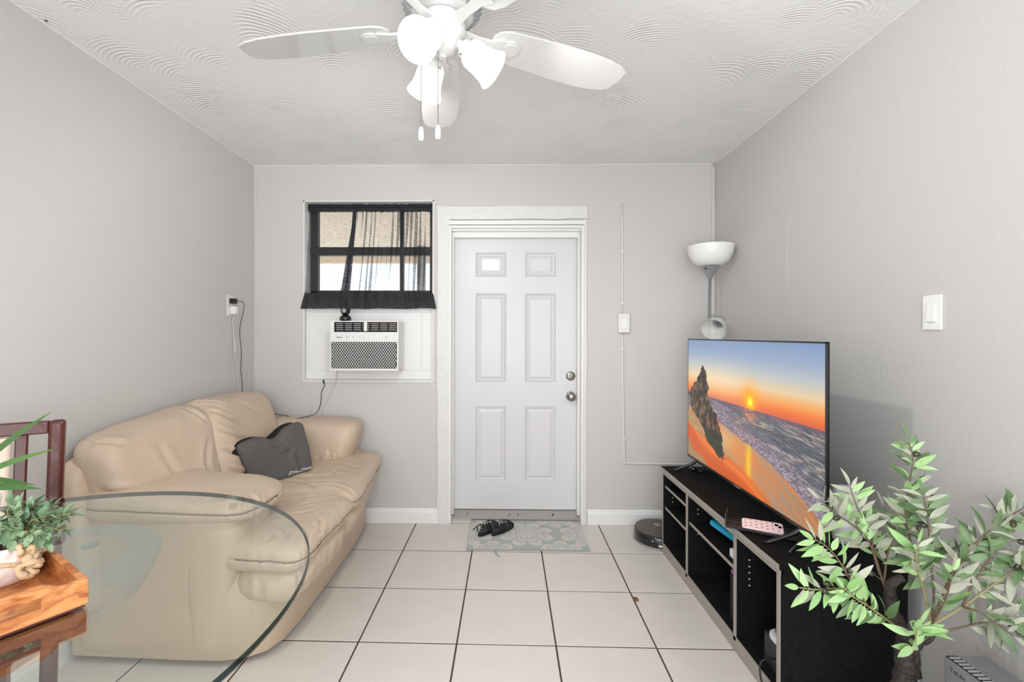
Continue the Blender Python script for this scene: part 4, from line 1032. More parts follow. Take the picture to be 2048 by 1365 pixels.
MB().lathe([(0.001, 0.066), (0.056, 0.066)], 24, Matrix.Translation((PX, PY, PZ)), cap=False).build('soil', 'soil', pot)
MB().tube([(PX+0.0605*math.cos(2*PI*i/40), PY+0.0605*math.sin(2*PI*i/40), PZ+0.044+0.003*math.sin(i*1.3)) for i in range(41)], 0.0042, 8).build('tie', 'burlap', pot, smooth=True)
bow = MB(); ba = math.atan2(-0.25, 1.0); bx, by = PX+0.068*math.cos(ba), PY+0.068*math.sin(ba)
tdir = Vector((-math.sin(ba), math.cos(ba), 0)); od = Vector((math.cos(ba), math.sin(ba), 0))
def loop(c, r1, r2, ang, z):
    P = [Vector(c)+tdir*(r1*math.cos(t)*math.cos(ang)-r2*math.sin(t)*math.sin(ang))+Vector((0, 0, z+r1*math.cos(t)*math.sin(ang)+r2*math.sin(t)*math.cos(ang)))+od*(0.004+0.008*math.sin(t*2)) for t in [2*PI*i/18 for i in range(19)]]
    return P
c0 = Vector((bx, by, PZ))
bow.tube(loop(c0+od*0.006, 0.014, 0.011, 0.3, 0.032), [0.006+0.002*math.sin(i*2.1) for i in range(19)], 6)
bow.tube(loop(c0+od*0.008+tdir*0.006, 0.006, 0.006, 0.3, 0.030), 0.005, 6)
bow.tube(loop(c0+tdir*0.006, 0.013, 0.008, 1.0, 0.060), [0.005+0.0015*math.sin(i*1.7) for i in range(19)], 6)
bow.tube(loop(c0-tdir*0.004, 0.012, 0.008, -0.8, 0.066), [0.0045+0.0015*math.sin(i*2.3) for i in range(19)], 6)
bow.ball(tuple(c0+Vector((0, 0, 0.050))+od*0.006), 0.010, 10)
bow.build('bow', 'burlap', pot, smooth=True)

def leaf_mesh(name, L, Wd, m, curl=0.25, fold=0.25, n=6, tip=1.0, petiole=0.0):
    vs = []; fs = []
    for i in range(n+1):
        t = i/n; w = Wd/2*(math.sin(PI*min(1, t**0.85))**0.8 if 0 < t < 1 else 0.03)*(1-0.25*t*tip)
        y = L*(petiole+t*(1-petiole)); z = -curl*L*t*t
        vs += [(-w, y, z+fold*w), (0, y, z), (w, y, z+fold*w)]
    for i in range(n):
        a = 3*i; fs += [(a, a+1, a+4, a+3), (a+1, a+2, a+5, a+4)]
    if petiole:
        k = len(vs); vs += [(-0.0012, 0, 0), (0.0012, 0, 0)]; fs.append((k, k+1, 2, 0))
    me = bpy.data.meshes.new(name); me.from_pydata(vs, [], fs); me.update()
    me.polygons.foreach_set('use_smooth', [True]*len(me.polygons)); me.materials.append(MATS[m])
    return me
def put_leaf(me, parent, pos, direction, up, scale, nm='leaf'):
    o = bpy.data.objects.new(nm, me); COL.objects.link(o); o.parent = parent
    y = Vector(direction).normalized(); z = Vector(up); z = (z-y*z.dot(y))
    if z.length < 1e-3: z = Vector((1, 0, 0))-y*y.x
    z.normalize(); x = y.cross(z)
    M = frame(Vector(pos)-WORG[parent.name], x, y, z) @ Matrix.Scale(scale, 4)
    o.matrix_local = M
    return o
sm = [leaf_mesh('leaf', 0.019, 0.0125, 'leaf_small', 0.15, 0.5, 5), leaf_mesh('leaf', 0.022, 0.014, 'leaf_small', -0.2, 0.5, 5), leaf_mesh('leaf', 0.017, 0.013, 'leaf_small', 0.25, 0.4, 5)]
stem = MB(); R0 = random.Random(5); cnt = 0
for k in range(62):
    az = R0.uniform(-0.9, 3.6) if k % 4 else R0.uniform(0, 2*PI); rr = R0.uniform(0.015, 0.085); zz = R0.uniform(0.078, 0.128)-0.25*max(0, rr-0.06)
    if k < 22: az = R0.uniform(-0.5, 1.9); rr = R0.uniform(0.05, 0.098); zz = R0.uniform(0.070, 0.118)
    b = Vector((PX+0.03*math.cos(az), PY+0.03*math.sin(az), PZ+0.066)); e = Vector((PX+rr*math.cos(az), PY+rr*math.sin(az), PZ+zz))
    P = smooth_path([b, (b+e)/2+Vector((0, 0, 0.014)), e], 4); stem.tube(P, 0.0011, 5); dr = (e-P[-3]).normalized()
    a0 = R0.uniform(0, 2*PI)
    for q in range(3):
        p = e-dr*0.010*q
        for s in (0, 1):
            if cnt > 296: break
            a = a0+q*1.25+s*PI; sd = dr.cross(Vector((math.cos(a), math.sin(a), 0.3))).normalized()
            put_leaf(R0.choice(sm), pot, p, dr*(0.9-0.3*q)+sd*(0.5+0.3*q), Vector((0, 0, 1))-sd*0.3+dr*0.3, R0.uniform(0.85, 1.25)); cnt += 1
stem.build('stems', 'twig', pot, smooth=True)
# white cup pot with long narrow leaves, left edge
Q = Vector((-1.25, 1.08, TZ))
pl = empty('long_leaf_plant', tuple(Q), 'plant with long pointed leaves in a white pot, at the left of the glass table', 'plant')
MB().lathe([(0.001, 0), (0.034, 0), (0.040, 0.040), (0.044, 0.078), (0.041, 0.080), (0.038, 0.070), (0.001, 0.070)], 40, Matrix.Translation(Q)).build('pot', 'white_gloss', pl, smooth=math.radians(40))
ll = [leaf_mesh('leaf', 0.20, 0.026, 'leaf_long', 0.10, 0.2, 9), leaf_mesh('leaf', 0.175, 0.023, 'leaf_long', 0.16, 0.25, 9)]
st = MB(); RL = random.Random(11)
top = Q+Vector((-0.01, -0.01, 0.13)); st.tube(smooth_path([Q+Vector((0, 0, 0.075)), Q+Vector((-0.008, -0.01, 0.10)), top], 4), 0.003, 6)
st.build('stem', 'twig_brown', pl, smooth=True)
for k, (az, el, s) in enumerate([(0.10, 0.78, 1.15), (0.02, 0.50, 1.15), (-0.10, 0.10, 0.95), (0.25, -0.10, 0.75), (2.2, 0.8, 1), (3.2, 0.6, 1), (4.0, 0.9, 1.1), (5.0, 0.5, 0.8), (2.7, 1.2, 1.1)]):
    dr = Vector((math.cos(az)*math.cos(el), math.sin(az)*math.cos(el), math.sin(el)))
    put_leaf(ll[k % 2], pl, top-Vector((0, 0, 0.012*(k % 3))), dr, Vector((0.3, -0.5, 0.8)), s)
# ------------------------------------------------------------------ media console
KX0, KX1, KY0, KY1, KZ = 1.010, 1.468, 1.705, 2.945, 0.542
con = empty('media_console', ((KX0+KX1)/2, (KY0+KY1)/2, 0), 'low black open-shelf media console with grey front edges along the right wall', 'tv stand')
def cb(name, x0, x1, y0, y1, z0, z1, m='stand_black', bev=0.0015): return MB().box(x0, x1, y0, y1, z0, z1).build(name, m, con, bevel=bev)
cb('top_board', KX0-0.010, KX1+0.003, KY0-0.010, KY1+0.006, KZ-0.022, KZ)
cb('top_edge', KX0-0.0125, KX0-0.0098, KY0-0.010, KY1+0.006, KZ-0.022, KZ-0.001, 'stand_edge', 0)
cb('side_panel', KX0+0.002, KX1, KY0, KY0+0.018, 0.0, KZ-0.022)
cb('side_panel', KX0+0.002, KX1, KY1-0.018, KY1, 0.0, KZ-0.022)
DV = (2.033, 2.560)
for y in DV: cb('divider', KX0+0.002, KX1-0.006, y-0.010, y+0.010, 0.062, KZ-0.022)
cb('bottom_board', KX0+0.002, KX1-0.006, KY0+0.018, KY1-0.018, 0.045, 0.063)
cb('back_panel', KX1-0.006, KX1-0.002, KY0+0.018, KY1-0.018, 0.03, KZ-0.022)
cb('plinth', KX0+0.006, KX0+0.020, KY0+0.018, KY1-0.018, 0.0, 0.045)
cb('shelf', KX0+0.012, KX1-0.01, DV[0]+0.010, DV[1]-0.010, 0.338, 0.353)
for z in (0.420, 0.286): cb('shelf', KX0+0.012, KX1-0.01, DV[1]+0.010, KY1-0.018, z-0.006, z+0.008)
# grey facing strips on the front
ex0, ex1 = KX0-0.002, KX0+0.002
cb('front_rail', ex0, ex1+0.01, KY0, KY1, KZ-0.046, KZ-0.022, 'stand_edge', 0.001)
cb('front_edge', ex0, ex1, KY0, KY0+0.020, 0.0, KZ-0.046, 'stand_edge', 0.0005)
cb('front_edge', ex0, ex1, KY1-0.006, KY1, 0.0, KZ-0.046, 'stand_edge', 0.0005)
for y in DV: cb('front_edge', ex0, ex1, y-0.011, y+0.011, 0.045, KZ-0.046, 'stand_edge', 0.0005)
cb('front_edge', ex0, ex1+0.004, KY0+0.020, KY1-0.006, 0.0, 0.063, 'stand_edge', 0.0005)
cb('front_edge', KX0+0.009, KX0+0.012, DV[0]+0.011, DV[1]-0.011, 0.338, 0.353, 'stand_edge', 0.0003)
for z in (0.420, 0.286): cb('front_edge', KX0+0.009, KX0+0.012, DV[1]+0.011, KY1-0.018, z-0.006, z+0.008, 'stand_edge', 0.0003)
pins = MB()
for y, zs in ((KY1-0.0185, (0.40, 0.375, 0.35, 0.325)), (DV[1]-0.0115, (0.42, 0.395, 0.335, 0.31, 0.285)), (DV[0]-0.0115, (0.40, 0.372, 0.345, 0.318, 0.290))):
    for z in zs:
        for x in (KX0+0.055,): pins.lathe([(0.001, 0), (0.0032, 0), (0.0032, 0.002), (0.001, 0.002)], 8, Matrix.Translation((x, y, z)) @ Matrix.Rotation(PI/2, 4, 'X'))
pins.build('peg_sockets', 'white_plastic', con)['kind'] = 'stuff'

# ------------------------------------------------------------------ television
VX, VY0, VY1, VZ0, VZ1 = 1.160, 1.683, 2.928, 0.616, 1.347
tv = empty('television', (VX+0.03, (VY0+VY1)/2, KZ), 'large flat television on the black console, its screen showing a beach sunset', 'television')
MB().box(VX+0.002, VX+0.012, VY0, VY1, VZ0, VZ1).build('housing', 'tv_black', tv, bevel=0.002)
MB().box(VX+0.012, VX+0.062, VY0+0.10, VY1-0.10, VZ0+0.02, VZ0+0.45).build('rear_bulge', 'tv_black', tv, bevel=0.012)
bz = MB(); b = 0.007
bz.box(VX-0.001, VX+0.004, VY0, VY1, VZ1-b, VZ1).box(VX-0.001, VX+0.004, VY0, VY0+b, VZ0, VZ1).box(VX-0.001, VX+0.004, VY1-b, VY1, VZ0, VZ1).box(VX-0.003, VX+0.004, VY0, VY1, VZ0, VZ0+0.013)
bz.build('bezel', 'tv_bezel', tv, bevel=0.0006)
MB().box(VX-0.004, VX-0.002, VY0+0.60, VY0+0.66, VZ0+0.002, VZ0+0.009).build('badge', 'grey_plastic', tv)
# screen: the picture is painted vertex by vertex
def vnoise(x, y, seed):
    xi = np.floor(x).astype(int); yi = np.floor(y).astype(int); xf = x-xi; yf = y-yi
    rs = np.random.RandomState(seed); tab = rs.rand(256, 256)
    g = lambda a, b: tab[a % 256, b % 256]
    sx = xf*xf*(3-2*xf); sy = yf*yf*(3-2*yf)
    return (g(xi, yi)*(1-sx)+g(xi+1, yi)*sx)*(1-sy)+(g(xi, yi+1)*(1-sx)+g(xi+1, yi+1)*sx)*sy
def fbm(x, y, seed, o=4):
    s = 0; a = 0.5
    for k in range(o): s = s+a*vnoise(x*2**k, y*2**k, seed+k); a *= 0.5
    return s
def sstep(a, b, x):
    t = np.clip((x-a)/(b-a), 0, 1); return t*t*(3-2*t)
def mixc(a, b, t): return a*(1-t[..., None])+b*t[..., None]
def C(r, g, b): return np.array([r, g, b], float)/255
def picture(U, V):
    """U 0 left..1 right, V 0 top..1 bottom -> sRGB colours"""
    hz = 0.445+0.0*U
    # sky
    t = V/0.44
    stops = [(0, C(126, 150, 188)), (0.25, C(148, 166, 192)), (0.48, C(186, 190, 190)), (0.66, C(228, 200, 160)), (0.8, C(240, 160, 84)), (0.92, C(236, 112, 44)), (1.0, C(214, 96, 60))]
    sky = np.zeros(U.shape+(3,))
    for ch in range(3): sky[..., ch] = np.interp(t, [s[0] for s in stops], [s[1][ch] for s in stops])
    sky = mixc(sky, np.broadcast_to(C(246, 224, 190), sky.shape), 0.55*np.exp(-((U-0.30)/0.30)**2)*np.exp(-((V-0.32)/0.13)**2))
    d = np.sqrt(((U-0.588)*1.75)**2+(V-0.398)**2)
    sky = mixc(sky, np.broadcast_to(C(255, 150, 20), sky.shape), np.clip(np.exp(-(d/0.10)**2)*0.85, 0, 1))
    sky = mixc(sky, np.broadcast_to(C(255, 220, 0), sky.shape), np.clip(np.exp(-(d/0.045)**2)*1.2, 0, 1))
    sky = mixc(sky, np.broadcast_to(C(255, 255, 60), sky.shape), sstep(0.026, 0.014, d))
    # sea
    dep = np.clip((V-hz)/0.5, 0, 1); k = 0.03+dep
    wv = fbm(U*11/(0.25+k)+3+V*6, V*44/(0.25+k)*0.9-U*10, 11, 5)
    w2 = fbm(U*34+V*20, V*170-U*60, 31, 4)
    sea = mixc(np.broadcast_to(C(84, 92, 104), sky.shape), np.broadcast_to(C(186, 166, 150), sky.shape), sstep(0.36, 0.66, 0.36*wv+0.66*w2))
    sea = mixc(sea, np.broadcast_to(C(58, 66, 80), sky.shape), 0.6*sstep(0.52, 0.36, fbm(U*5, V*40-U*8, 51, 5)))
    sea = mixc(sea, np.broadcast_to(C(104, 78, 96), sky.shape), 0.7*np.exp(-((V-hz)/0.035)**2))
    sea = mixc(sea, np.broadcast_to(C(236, 130, 90), sky.shape), 0.75*np.exp(-((U-0.585)/0.05)**2)*np.exp(-((V-hz-0.03)/0.06)**2)*(w2 > 0.4))
    # foam line running from the rock down to the right
    bl = np.interp(U, [0, 0.30, 0.38, 0.50, 0.62, 0.775, 0.90, 1.0], [0.60, 0.60, 0.62, 0.655, 0.70, 0.77, 0.85, 0.93])
    bl = bl+0.022*(fbm(U*14, U*0+2, 71, 3)-0.45)
    fd = bl-V
    fo = sstep(0.20, 0.02, fd)*sstep(-0.005, 0.01, fd)
    sp = fbm(U*120, V*150, 91, 3)
    foam = mixc(np.broadcast_to(C(112, 96, 112), sky.shape), np.broadcast_to(C(178, 168, 182), sky.shape), sstep(0.36, 0.58, sp))
    foam = mixc(foam, np.broadcast_to(C(214, 120, 110), sky.shape), 0.5*(fbm(U*60, V*90, 101, 2) > 0.46)*np.exp(-((U-0.56)/0.12)**2))
    sea = mixc(sea, foam, 0.85*fo*sstep(0.30, 0.5, fbm(U*22, V*40, 121, 3)+0.12+0.3*sstep(.1, 0, fd)))
    # wet sand
    st = fbm(U*7+V*9, V*44-U*40, 131, 5)+0.12*(fbm(U*90, V*120, 141, 2)-0.4)
    wet = mixc(np.broadcast_to(C(198, 126, 76), sky.shape), np.broadcast_to(C(164, 140, 120), sky.shape), sstep(0.35, 0.62, st))
    wet = mixc(wet, np.broadcast_to(C(226, 184, 128), sky.shape), 0.75*np.exp(-((U-0.36)/0.16)**2)*np.exp(-((V-0.72)/0.09)**2))
    wet = mixc(wet, np.broadcast_to(C(236, 130, 44), sky.shape), 0.6*np.exp(-((U-0.55)/0.13)**2)*sstep(0.60, 0.8, V))
    gl = np.exp(-((U-0.578-0.0*V)/0.020)**2)*sstep(0.62, 0.70, V)*sstep(0.99, 0.86, V)
    wet = mixc(wet, np.broadcast_to(C(255, 224, 20), sky.shape), np.clip(gl*(0.55+0.9*(sp-0.4)), 0, 1))
    wet = mixc(wet, np.broadcast_to(C(180, 96, 40), sky.shape), 0.5*sstep(0.70, 1.0, U)*sstep(0.45, 0.6, st))
    img = np.where((V < bl)[..., None], sea, wet)
    # dry saturated sand tongue, bottom left, with a dark wet rim
    sl = np.interp(U, [0, 0.05, 0.12, 0.25, 0.40, 0.55, 0.66, 0.75, 1], [0.66, 0.68, 0.76, 0.82, 0.85, 0.89, 0.96, 1.02, 1.2])
    img = mixc(img, np.broadcast_to(C(206, 84, 20), sky.shape), sstep(-0.035, 0.02, V-sl)*0.9)
    img = mixc(img, np.broadcast_to(C(250, 140, 50), sky.shape), 0.6*np.exp(-((V-sl-0.03)/0.03)**2))
    s2 = np.interp(U, [0, 0.06, 0.16, 0.22, 0.40, 0.55, 1], [0.84, 0.93, 0.94, 0.99, 1.1, 1.2, 1.4])
    img = mixc(img, mixc(np.broadcast_to(C(150, 116, 78), sky.shape), np.broadcast_to(C(178, 140, 98), sky.shape), sp), sstep(-0.004, 0.012, V-s2))
    img = np.where((V < hz)[..., None], sky, img)
    # beach behind the rock
    bh = (U < 0.16+0.03*np.sin(V*9)) & (V > 0.58) & (V < np.interp(U, [0, 0.16, 0.2], [0.72, 0.78, 0.82]))
    img = np.where(bh[..., None], mixc(np.broadcast_to(C(196, 158, 110), sky.shape), np.broadcast_to(C(150, 110, 72), sky.shape), fbm(U*18, V*30, 161, 4)), img)
    # rock stack
    nz = 0.05*(fbm(U*0+3, V*26, 171, 4)-0.48)
    lft = np.interp(V, [0.20, 0.24, 0.30, 0.345, 0.36, 0.46, 0.57, 0.66, 0.72, 0.80, 0.88], [0.155, 0.140, 0.120, 0.100, 0.055, 0.030, 0.018, 0.13, 0.17, 0.22, 0.34])
    rgt = np.interp(V, [0.20, 0.24, 0.30, 0.36, 0.44, 0.50, 0.56, 0.62, 0.68, 0.76, 0.82, 0.86, 0.885], [0.158, 0.185, 0.212, 0.222, 0.230, 0.250, 0.300, 0.335, 0.350, 0.365, 0.378, 0.375, 0.345])
    rk = (U > lft+nz) & (U < rgt+nz) & (V > 0.20) & (V < 0.885)
    rn = fbm(U*60+V*12, V*22-U*10, 181, 5)
    rock = mixc(np.broadcast_to(C(40, 32, 26), sky.shape), np.broadcast_to(C(122, 94, 68), sky.shape), sstep(0.34, 0.70, rn))
    rock = mixc(rock, np.broadcast_to(C(34, 44, 26), sky.shape), 0.8*sstep(0.66, 0.76, V))
    rock = mixc(rock, np.broadcast_to(C(190, 60, 30), sky.shape), 0.6*np.exp(-((U-0.315)/0.03)**2)*np.exp(-((V-0.62)/0.05)**2)*(rn > 0.48))
    img = np.where(rk[..., None], rock, img)
    sh = (U > lft+0.02) & (U < rgt+0.02) & (V > 0.86) & (V < 0.91)
    img = np.where(sh[..., None], img*0.55, img)
    return np.clip(img, 0, 1)
def painted_grid(name, nu, nv, P00, PU, PV, fn, m, parent):
    """grid from corner P00 along PU (u) and PV (v, downwards)"""
    u = np.linspace(0, 1, nu+1); v = np.linspace(0, 1, nv+1); U, V = np.meshgrid(u, v)
    co = np.array(P00)[None, None, :]+U[..., None]*np.array(PU)+V[..., None]*np.array(PV)
    me = bpy.data.meshes.new(name); nvt = (nu+1)*(nv+1)
    i = np.arange(nvt).reshape(nv+1, nu+1)
    q = np.stack([i[:-1, :-1], i[1:, :-1], i[1:, 1:], i[:-1, 1:]], -1).reshape(-1, 4)
    me.vertices.add(nvt); me.vertices.foreach_set('co', co.reshape(-1).astype(np.float32))
    me.loops.add(q.size); me.loops.foreach_set('vertex_index', q.reshape(-1).astype(np.int32))
    me.polygons.add(len(q)); me.polygons.foreach_set('loop_start', np.arange(0, q.size, 4, dtype=np.int32)); me.polygons.foreach_set('loop_total', np.full(len(q), 4, np.int32))
    me.update(calc_edges=True)
    s = fn(U, V).reshape(-1, 3); l = np.where(s <= 0.04045, s/12.92, ((s+0.055)/1.055)**2.4)
    at_ = me.color_attributes.new('paint', 'FLOAT_COLOR', 'POINT')
    at_.data.foreach_set('color', np.concatenate([l, np.ones((nvt, 1))], 1).reshape(-1).astype(np.float32))
    return finish(name, me, m, parent)
painted_grid('screen', 560, 320, (VX-0.0006, VY1-b, VZ1-b), (0, -(VY1-VY0-2*b), 0), (0, 0, -(VZ1-VZ0-b-0.013)), picture, 'tv_screen', tv)
def tv_foot(y):
    f = MB()
    for s in (-1, 1):
        P = [(VX+0.015, y, VZ0+0.01), (VX+0.015+s*0.02, y, VZ0-0.02), (VX+0.015+s*0.115, y-0.02*s, KZ+0.007), (VX+0.015+s*0.135, y-0.025*s, KZ+0.005)]
        f.tube(smooth_path(P, 4), [0.010]*5+[0.008]*4+[0.006]*4, 8)
    f.build('foot', 'black_plastic', tv, smooth=True)
tv_foot(VY0+0.16); tv_foot(VY1-0.10)

# things on and in the console
g = empty('game_controller', (1.175, 2.83, KZ), 'small black gadget with coiled lead beside the far foot of the television', 'gadget')
MB().ball((1.165, 2.84, KZ+0.016), 0.030, 16, (1.1, 0.8, 0.5)).build('body', 'black_gloss', g, smooth=True)
MB().tube([(1.20+0.03*math.cos(t), 2.82+0.022*math.sin(t), KZ+0.006+0.0012*t) for t in [0.4*i for i in range(36)]], 0.0032, 6).build('lead', 'black_gloss', g, smooth=True)
# white rounded tower behind the near end of the television
tw = empty('white_router', (1.378, 1.885, KZ), 'white rounded tower device standing behind the near end of the television', 'router')
M = Matrix.Translation((1.378, 1.885, KZ)); 
MB().lathe([(0.001, 0.0), (0.040, 0.0), (0.046, 0.004), (0.052, 0.018), (0.053, 0.04), (0.050, 0.19), (0.046, 0.212), (0.038, 0.222), (0.001, 0.226)], 40, M @ Matrix.Diagonal((1.0, 0.8, 1, 1))).build('body', 'white_gloss', tw, smooth=math.radians(60))
MB().lathe([(0.041, 0.0), (0.042, 0.003)], 40, M @ Matrix.Diagonal((1.0, 0.8, 1, 1))).build('foot_ring', 'grey_plastic', tw)
# small wire rack with a phone in a pink case
rk_ = empty('wire_rack', (1.10, 1.94, KZ), 'small dark wire rack lying on the console in front of the television', 'rack')
r1, r2 = Vector((0.955, 2.005, KZ+0.004)), Vector((1.235, 1.835, KZ+0.004)); ax = (r2-r1).normalized(); ay = Vector((ax.y*-1, ax.x, 0))*1.0
w_ = MB(); hgt = 0.012
for s in (0.0, 0.045, 0.09): w_.tube([r1+ay*s+Vector((0, 0, hgt)), r2+ay*s+Vector((0, 0, hgt))], 0.0022, 6)
for t in (0.0, 0.30): w_.tube([r1+ax*t+Vector((0, 0, hgt)), r1+ax*t+ay*0.09+Vector((0, 0, hgt))], 0.0022, 6)
w_.tube([r1+Vector((0, 0, hgt)), r1+Vector((0, 0, 0.055)), r1+ay*0.09+Vector((0, 0, 0.055)), r1+ay*0.09+Vector((0, 0, hgt))], 0.0022, 6)
w_.build('wires', 'wire_grey', rk_, smooth=True)
MB().box(0, (r2-r1).length*0.92, 0.0, 0.09, 0.0, 0.008, frame(r1, ax, ay, (0, 0, 1))).build('shelf_plate', 'appliance_dark', rk_, bevel=0.002)
MB().tube([Vector((1.085, 1.775, KZ+0.006)), Vector((1.20, 1.872, KZ+0.022))], 0.004, 8).build('foot', 'wire_grey', rk_, smooth=True)
ph = empty('phone', (1.085, 1.965, KZ+0.014), 'phone in a pale pink case with small red hearts, lying on the wire rack', 'phone')
pc = r1+ax*0.135+ay*0.048+Vector((0, 0, 0.0125)); Mp = frame(pc, ax, ay, (0, 0, 1)) @ Matrix.Rotation(0.10, 4, 'Z') @ Matrix.Rotation(0.22, 4, 'X')
def rrect(a, b_, r, n=5): return [(sx*(a-r)+r*math.cos(t0+PI/2*i/n), sy*(b_-r)+r*math.sin(t0+PI/2*i/n)) for sx, sy, t0 in ((1, 1, 0), (-1, 1, PI/2), (-1, -1, PI), (1, -1, 1.5*PI)) for i in range(n+1)]
MB().prism(rrect(0.076, 0.037, 0.012), 0.0, 0.011, Mp).build('case', 'pink_case', ph, bevel=0.002)
cm = MB()
for x, y in ((0.052, 0.016), (0.064, 0.004)): cm.lathe([(0.001, 0.0112), (0.007, 0.0112), (0.007, 0.0128), (0.001, 0.0128)], 14, Mp @ Matrix.Translation((x, y, 0)))
cm.build('camera_lens', 'black_gloss', ph)
ht = MB()
for i in range(7):
    for j in range(3):
        x, y = -0.062+0.020*i, -0.023+0.022*j+(0.008 if i % 2 else 0)
        if x > 0.044 and y > -0.01: continue
        if y > 0.032: continue
        a = 0.5*((i*7+j*3) % 5)-1
        ht.prism([(0, -0.0042), (0.0034, 0.0004), (0.0026, 0.0030), (0.0008, 0.0030), (0, 0.0018), (-0.0008, 0.0030), (-0.0026, 0.0030), (-0.0034, 0.0004)], 0.0111, 0.0114, Mp @ Matrix.Translation((x, y, 0)) @ Matrix.Rotation(a, 4, 'Z'))
ht.build('heart_print', 'heart_red', ph)
# shelf contents
bt = empty('blue_tumbler', (1.10, 2.2, 0.353), 'bright blue tube lying on the middle shelf of the console', 'tube')
MB().tube([(1.06, 2.355, 0.425), (1.12, 2.17, 0.400)], [0.017, 0.021], 20).build('tube_body', 'blue_plastic', bt, smooth=math.radians(40))
MB().tube([(1.0605, 2.3545, 0.4249), (1.058, 2.361, 0.426)], [0.0172, 0.015], 20).build('tube_cap', 'blue_plastic', bt, smooth=math.radians(40))
wb_ = MB().box(1.04, 1.17, 2.055, 2.15, 0.3535, 0.396)
tag(wb_.build('white_box', 'white_plastic', bevel=0.008), 'small white box beside the blue tube on the middle shelf', 'box')
ty = empty('purple_toy', (1.10, 2.10, 0.063), 'small purple and white toy in the middle bay of the console', 'toy')
MB().tube(smooth_path([(1.06, 2.15, 0.285), (1.07, 2.09, 0.30), (1.08, 2.055, 0.27)], 5), 0.013, 10).build('body', 'purple_toy', ty, smooth=True)
MB().box(1.05, 1.13, 2.048, 2.16, 0.064, 0.275).build('box', 'dark_hole', ty, bevel=0.004)
MB().tube([(1.055, 2.12, 0.305), (1.062, 2.085, 0.318)], 0.008, 10).build('handle', 'print_white', ty, smooth=True)
# sneaker standing on a dark box in the near bay
bx = MB().box(1.05, 1.36, 1.735, 1.88, 0.0635, 0.19)
tag(bx.build('shoe_box', 'appliance_dark', bevel=0.003), 'dark box in the near bay of the console, under the sneaker', 'box')
sn = empty('sneaker', (1.2, 1.80, 0.19), 'black and white sneaker in the near bay of the console', 'shoe')
cc = corners(1.045, 1.33, 1.74, 1.845, 0.205, 0.30)
cc[(1, 0, 1)] = (1.33, 1.75, 0.345); cc[(1, 1, 1)] = (1.33, 1.835, 0.345); cc[(0, 0, 1)] = (1.06, 1.75, 0.265); cc[(0, 1, 1)] = (1.06, 1.835, 0.265)
finish('upper', pillow_mesh(cc, 10, (4, 3, 3), 0.002, 8), 'shoe_black', sn, smooth=True)
cc = corners(1.035, 1.335, 1.735, 1.85, 0.1905, 0.222)
finish('sole', pillow_mesh(cc, 10, (5, 3.4, 6), 0.0, 8), 'shoe_white', sn, smooth=True)
for k in range(5):
    MB().tube(smooth_path([(1.10+0.035*k, 1.838, 0.285+0.010*k), (1.10+0.035*k, 1.79, 0.310+0.012*k), (1.115+0.035*k, 1.745, 0.288+0.010*k)], 4), 0.005, 6).build('lace', 'shoe_white', sn, smooth=True)
MB().prism([(0, 0), (0.06, 0.005), (0.075, 0.028), (0.02, 0.034)], 0, 0.004, frame((1.075, 1.838, 0.225), (1, 0, 0), (0, 0, 1), (0, 1, 0))).build('side_stripe', 'shoe_white', sn)
tag(MB().tube(smooth_path([(1.07, 1.80, 0.13), (1.0, 1.80, 0.12), (0.985, 1.79, 0.08), (0.99, 1.775, 0.03), (0.985, 1.75, 0.006), (1.0, 1.735, 0.004)], 6), 0.0035, 8).build('loose_cord', 'cable_black', smooth=True), 'black cord looping out of the near bay of the console to the floor', 'cord')

# ------------------------------------------------------------------ robot vacuum
RX, RY = 1.052, 3.125
rv_ = empty('robot_vacuum', (RX, RY, 0), 'round black robot vacuum on the tiles behind the far end of the console', 'robot vacuum')
T = Matrix.Translation((RX, RY, 0))
MB().lathe([(0.150, 0.008), (0.166, 0.016), (0.168, 0.030), (0.168, 0.066), (0.163, 0.074), (0.156, 0.078), (0.154, 0.076)], 72, T, cap=False).build('bumper', 'black_gloss', rv_, smooth=math.radians(50))
MB().lathe([(0.001, 0.080), (0.148, 0.080), (0.153, 0.076), (0.154, 0.070)], 72, T, cap=False).build('top_plate', 'vac_top', rv_, smooth=math.radians(30))
MB().lathe([(0.001, 0.008), (0.152, 0.008)], 48, T, cap=False).build('underside', 'black_plastic', rv_)
MB().lathe([(0.160, 0.004), (0.169, 0.004), (0.169, 0.010), (0.160, 0.010)], 72, T, cap=False).build('skirt', 'grey_plastic', rv_)
a = 2*PI*0.72
MB().box(-0.013, 0.013, -0.001, 0.002, 0.020, 0.034, Matrix.Translation((RX+0.168*math.cos(-1.85), RY+0.168*math.sin(-1.85), 0)) @ Matrix.Rotation(-1.85+PI/2, 4, 'Z')).build('sticker', 'print_white', rv_)
MB().box(-0.004, 0.004, -0.001, 0.002, 0.048, 0.054, Matrix.Translation((RX+0.168*math.cos(-2.15), RY+0.168*math.sin(-2.15), 0)) @ Matrix.Rotation(-2.15+PI/2, 4, 'Z')).build('status_light', 'print_white', rv_)
MB().lathe([(0.001, 0.0815), (0.022, 0.0815), (0.024, 0.080)], 24, T @ Matrix.Translation((0.0, 0.05, 0)), cap=False).build('button', 'grey_plastic', rv_)
MB().box(-0.006, 0.006, -0.05, 0.0, 0.080, 0.082, T @ Matrix.Translation((0.028, 0.035, 0)) @ Matrix.Rotation(0.35, 4, 'Z')).build('logo_bar', 'grey_plastic', rv_)
MB().lathe([(0.001, 0.012), (0.014, 0.012), (0.014, 0.0), (0.001, 0.0)], 16, T @ Matrix.Translation((-0.08, 0, 0))).build('wheel', 'black_plastic', rv_)
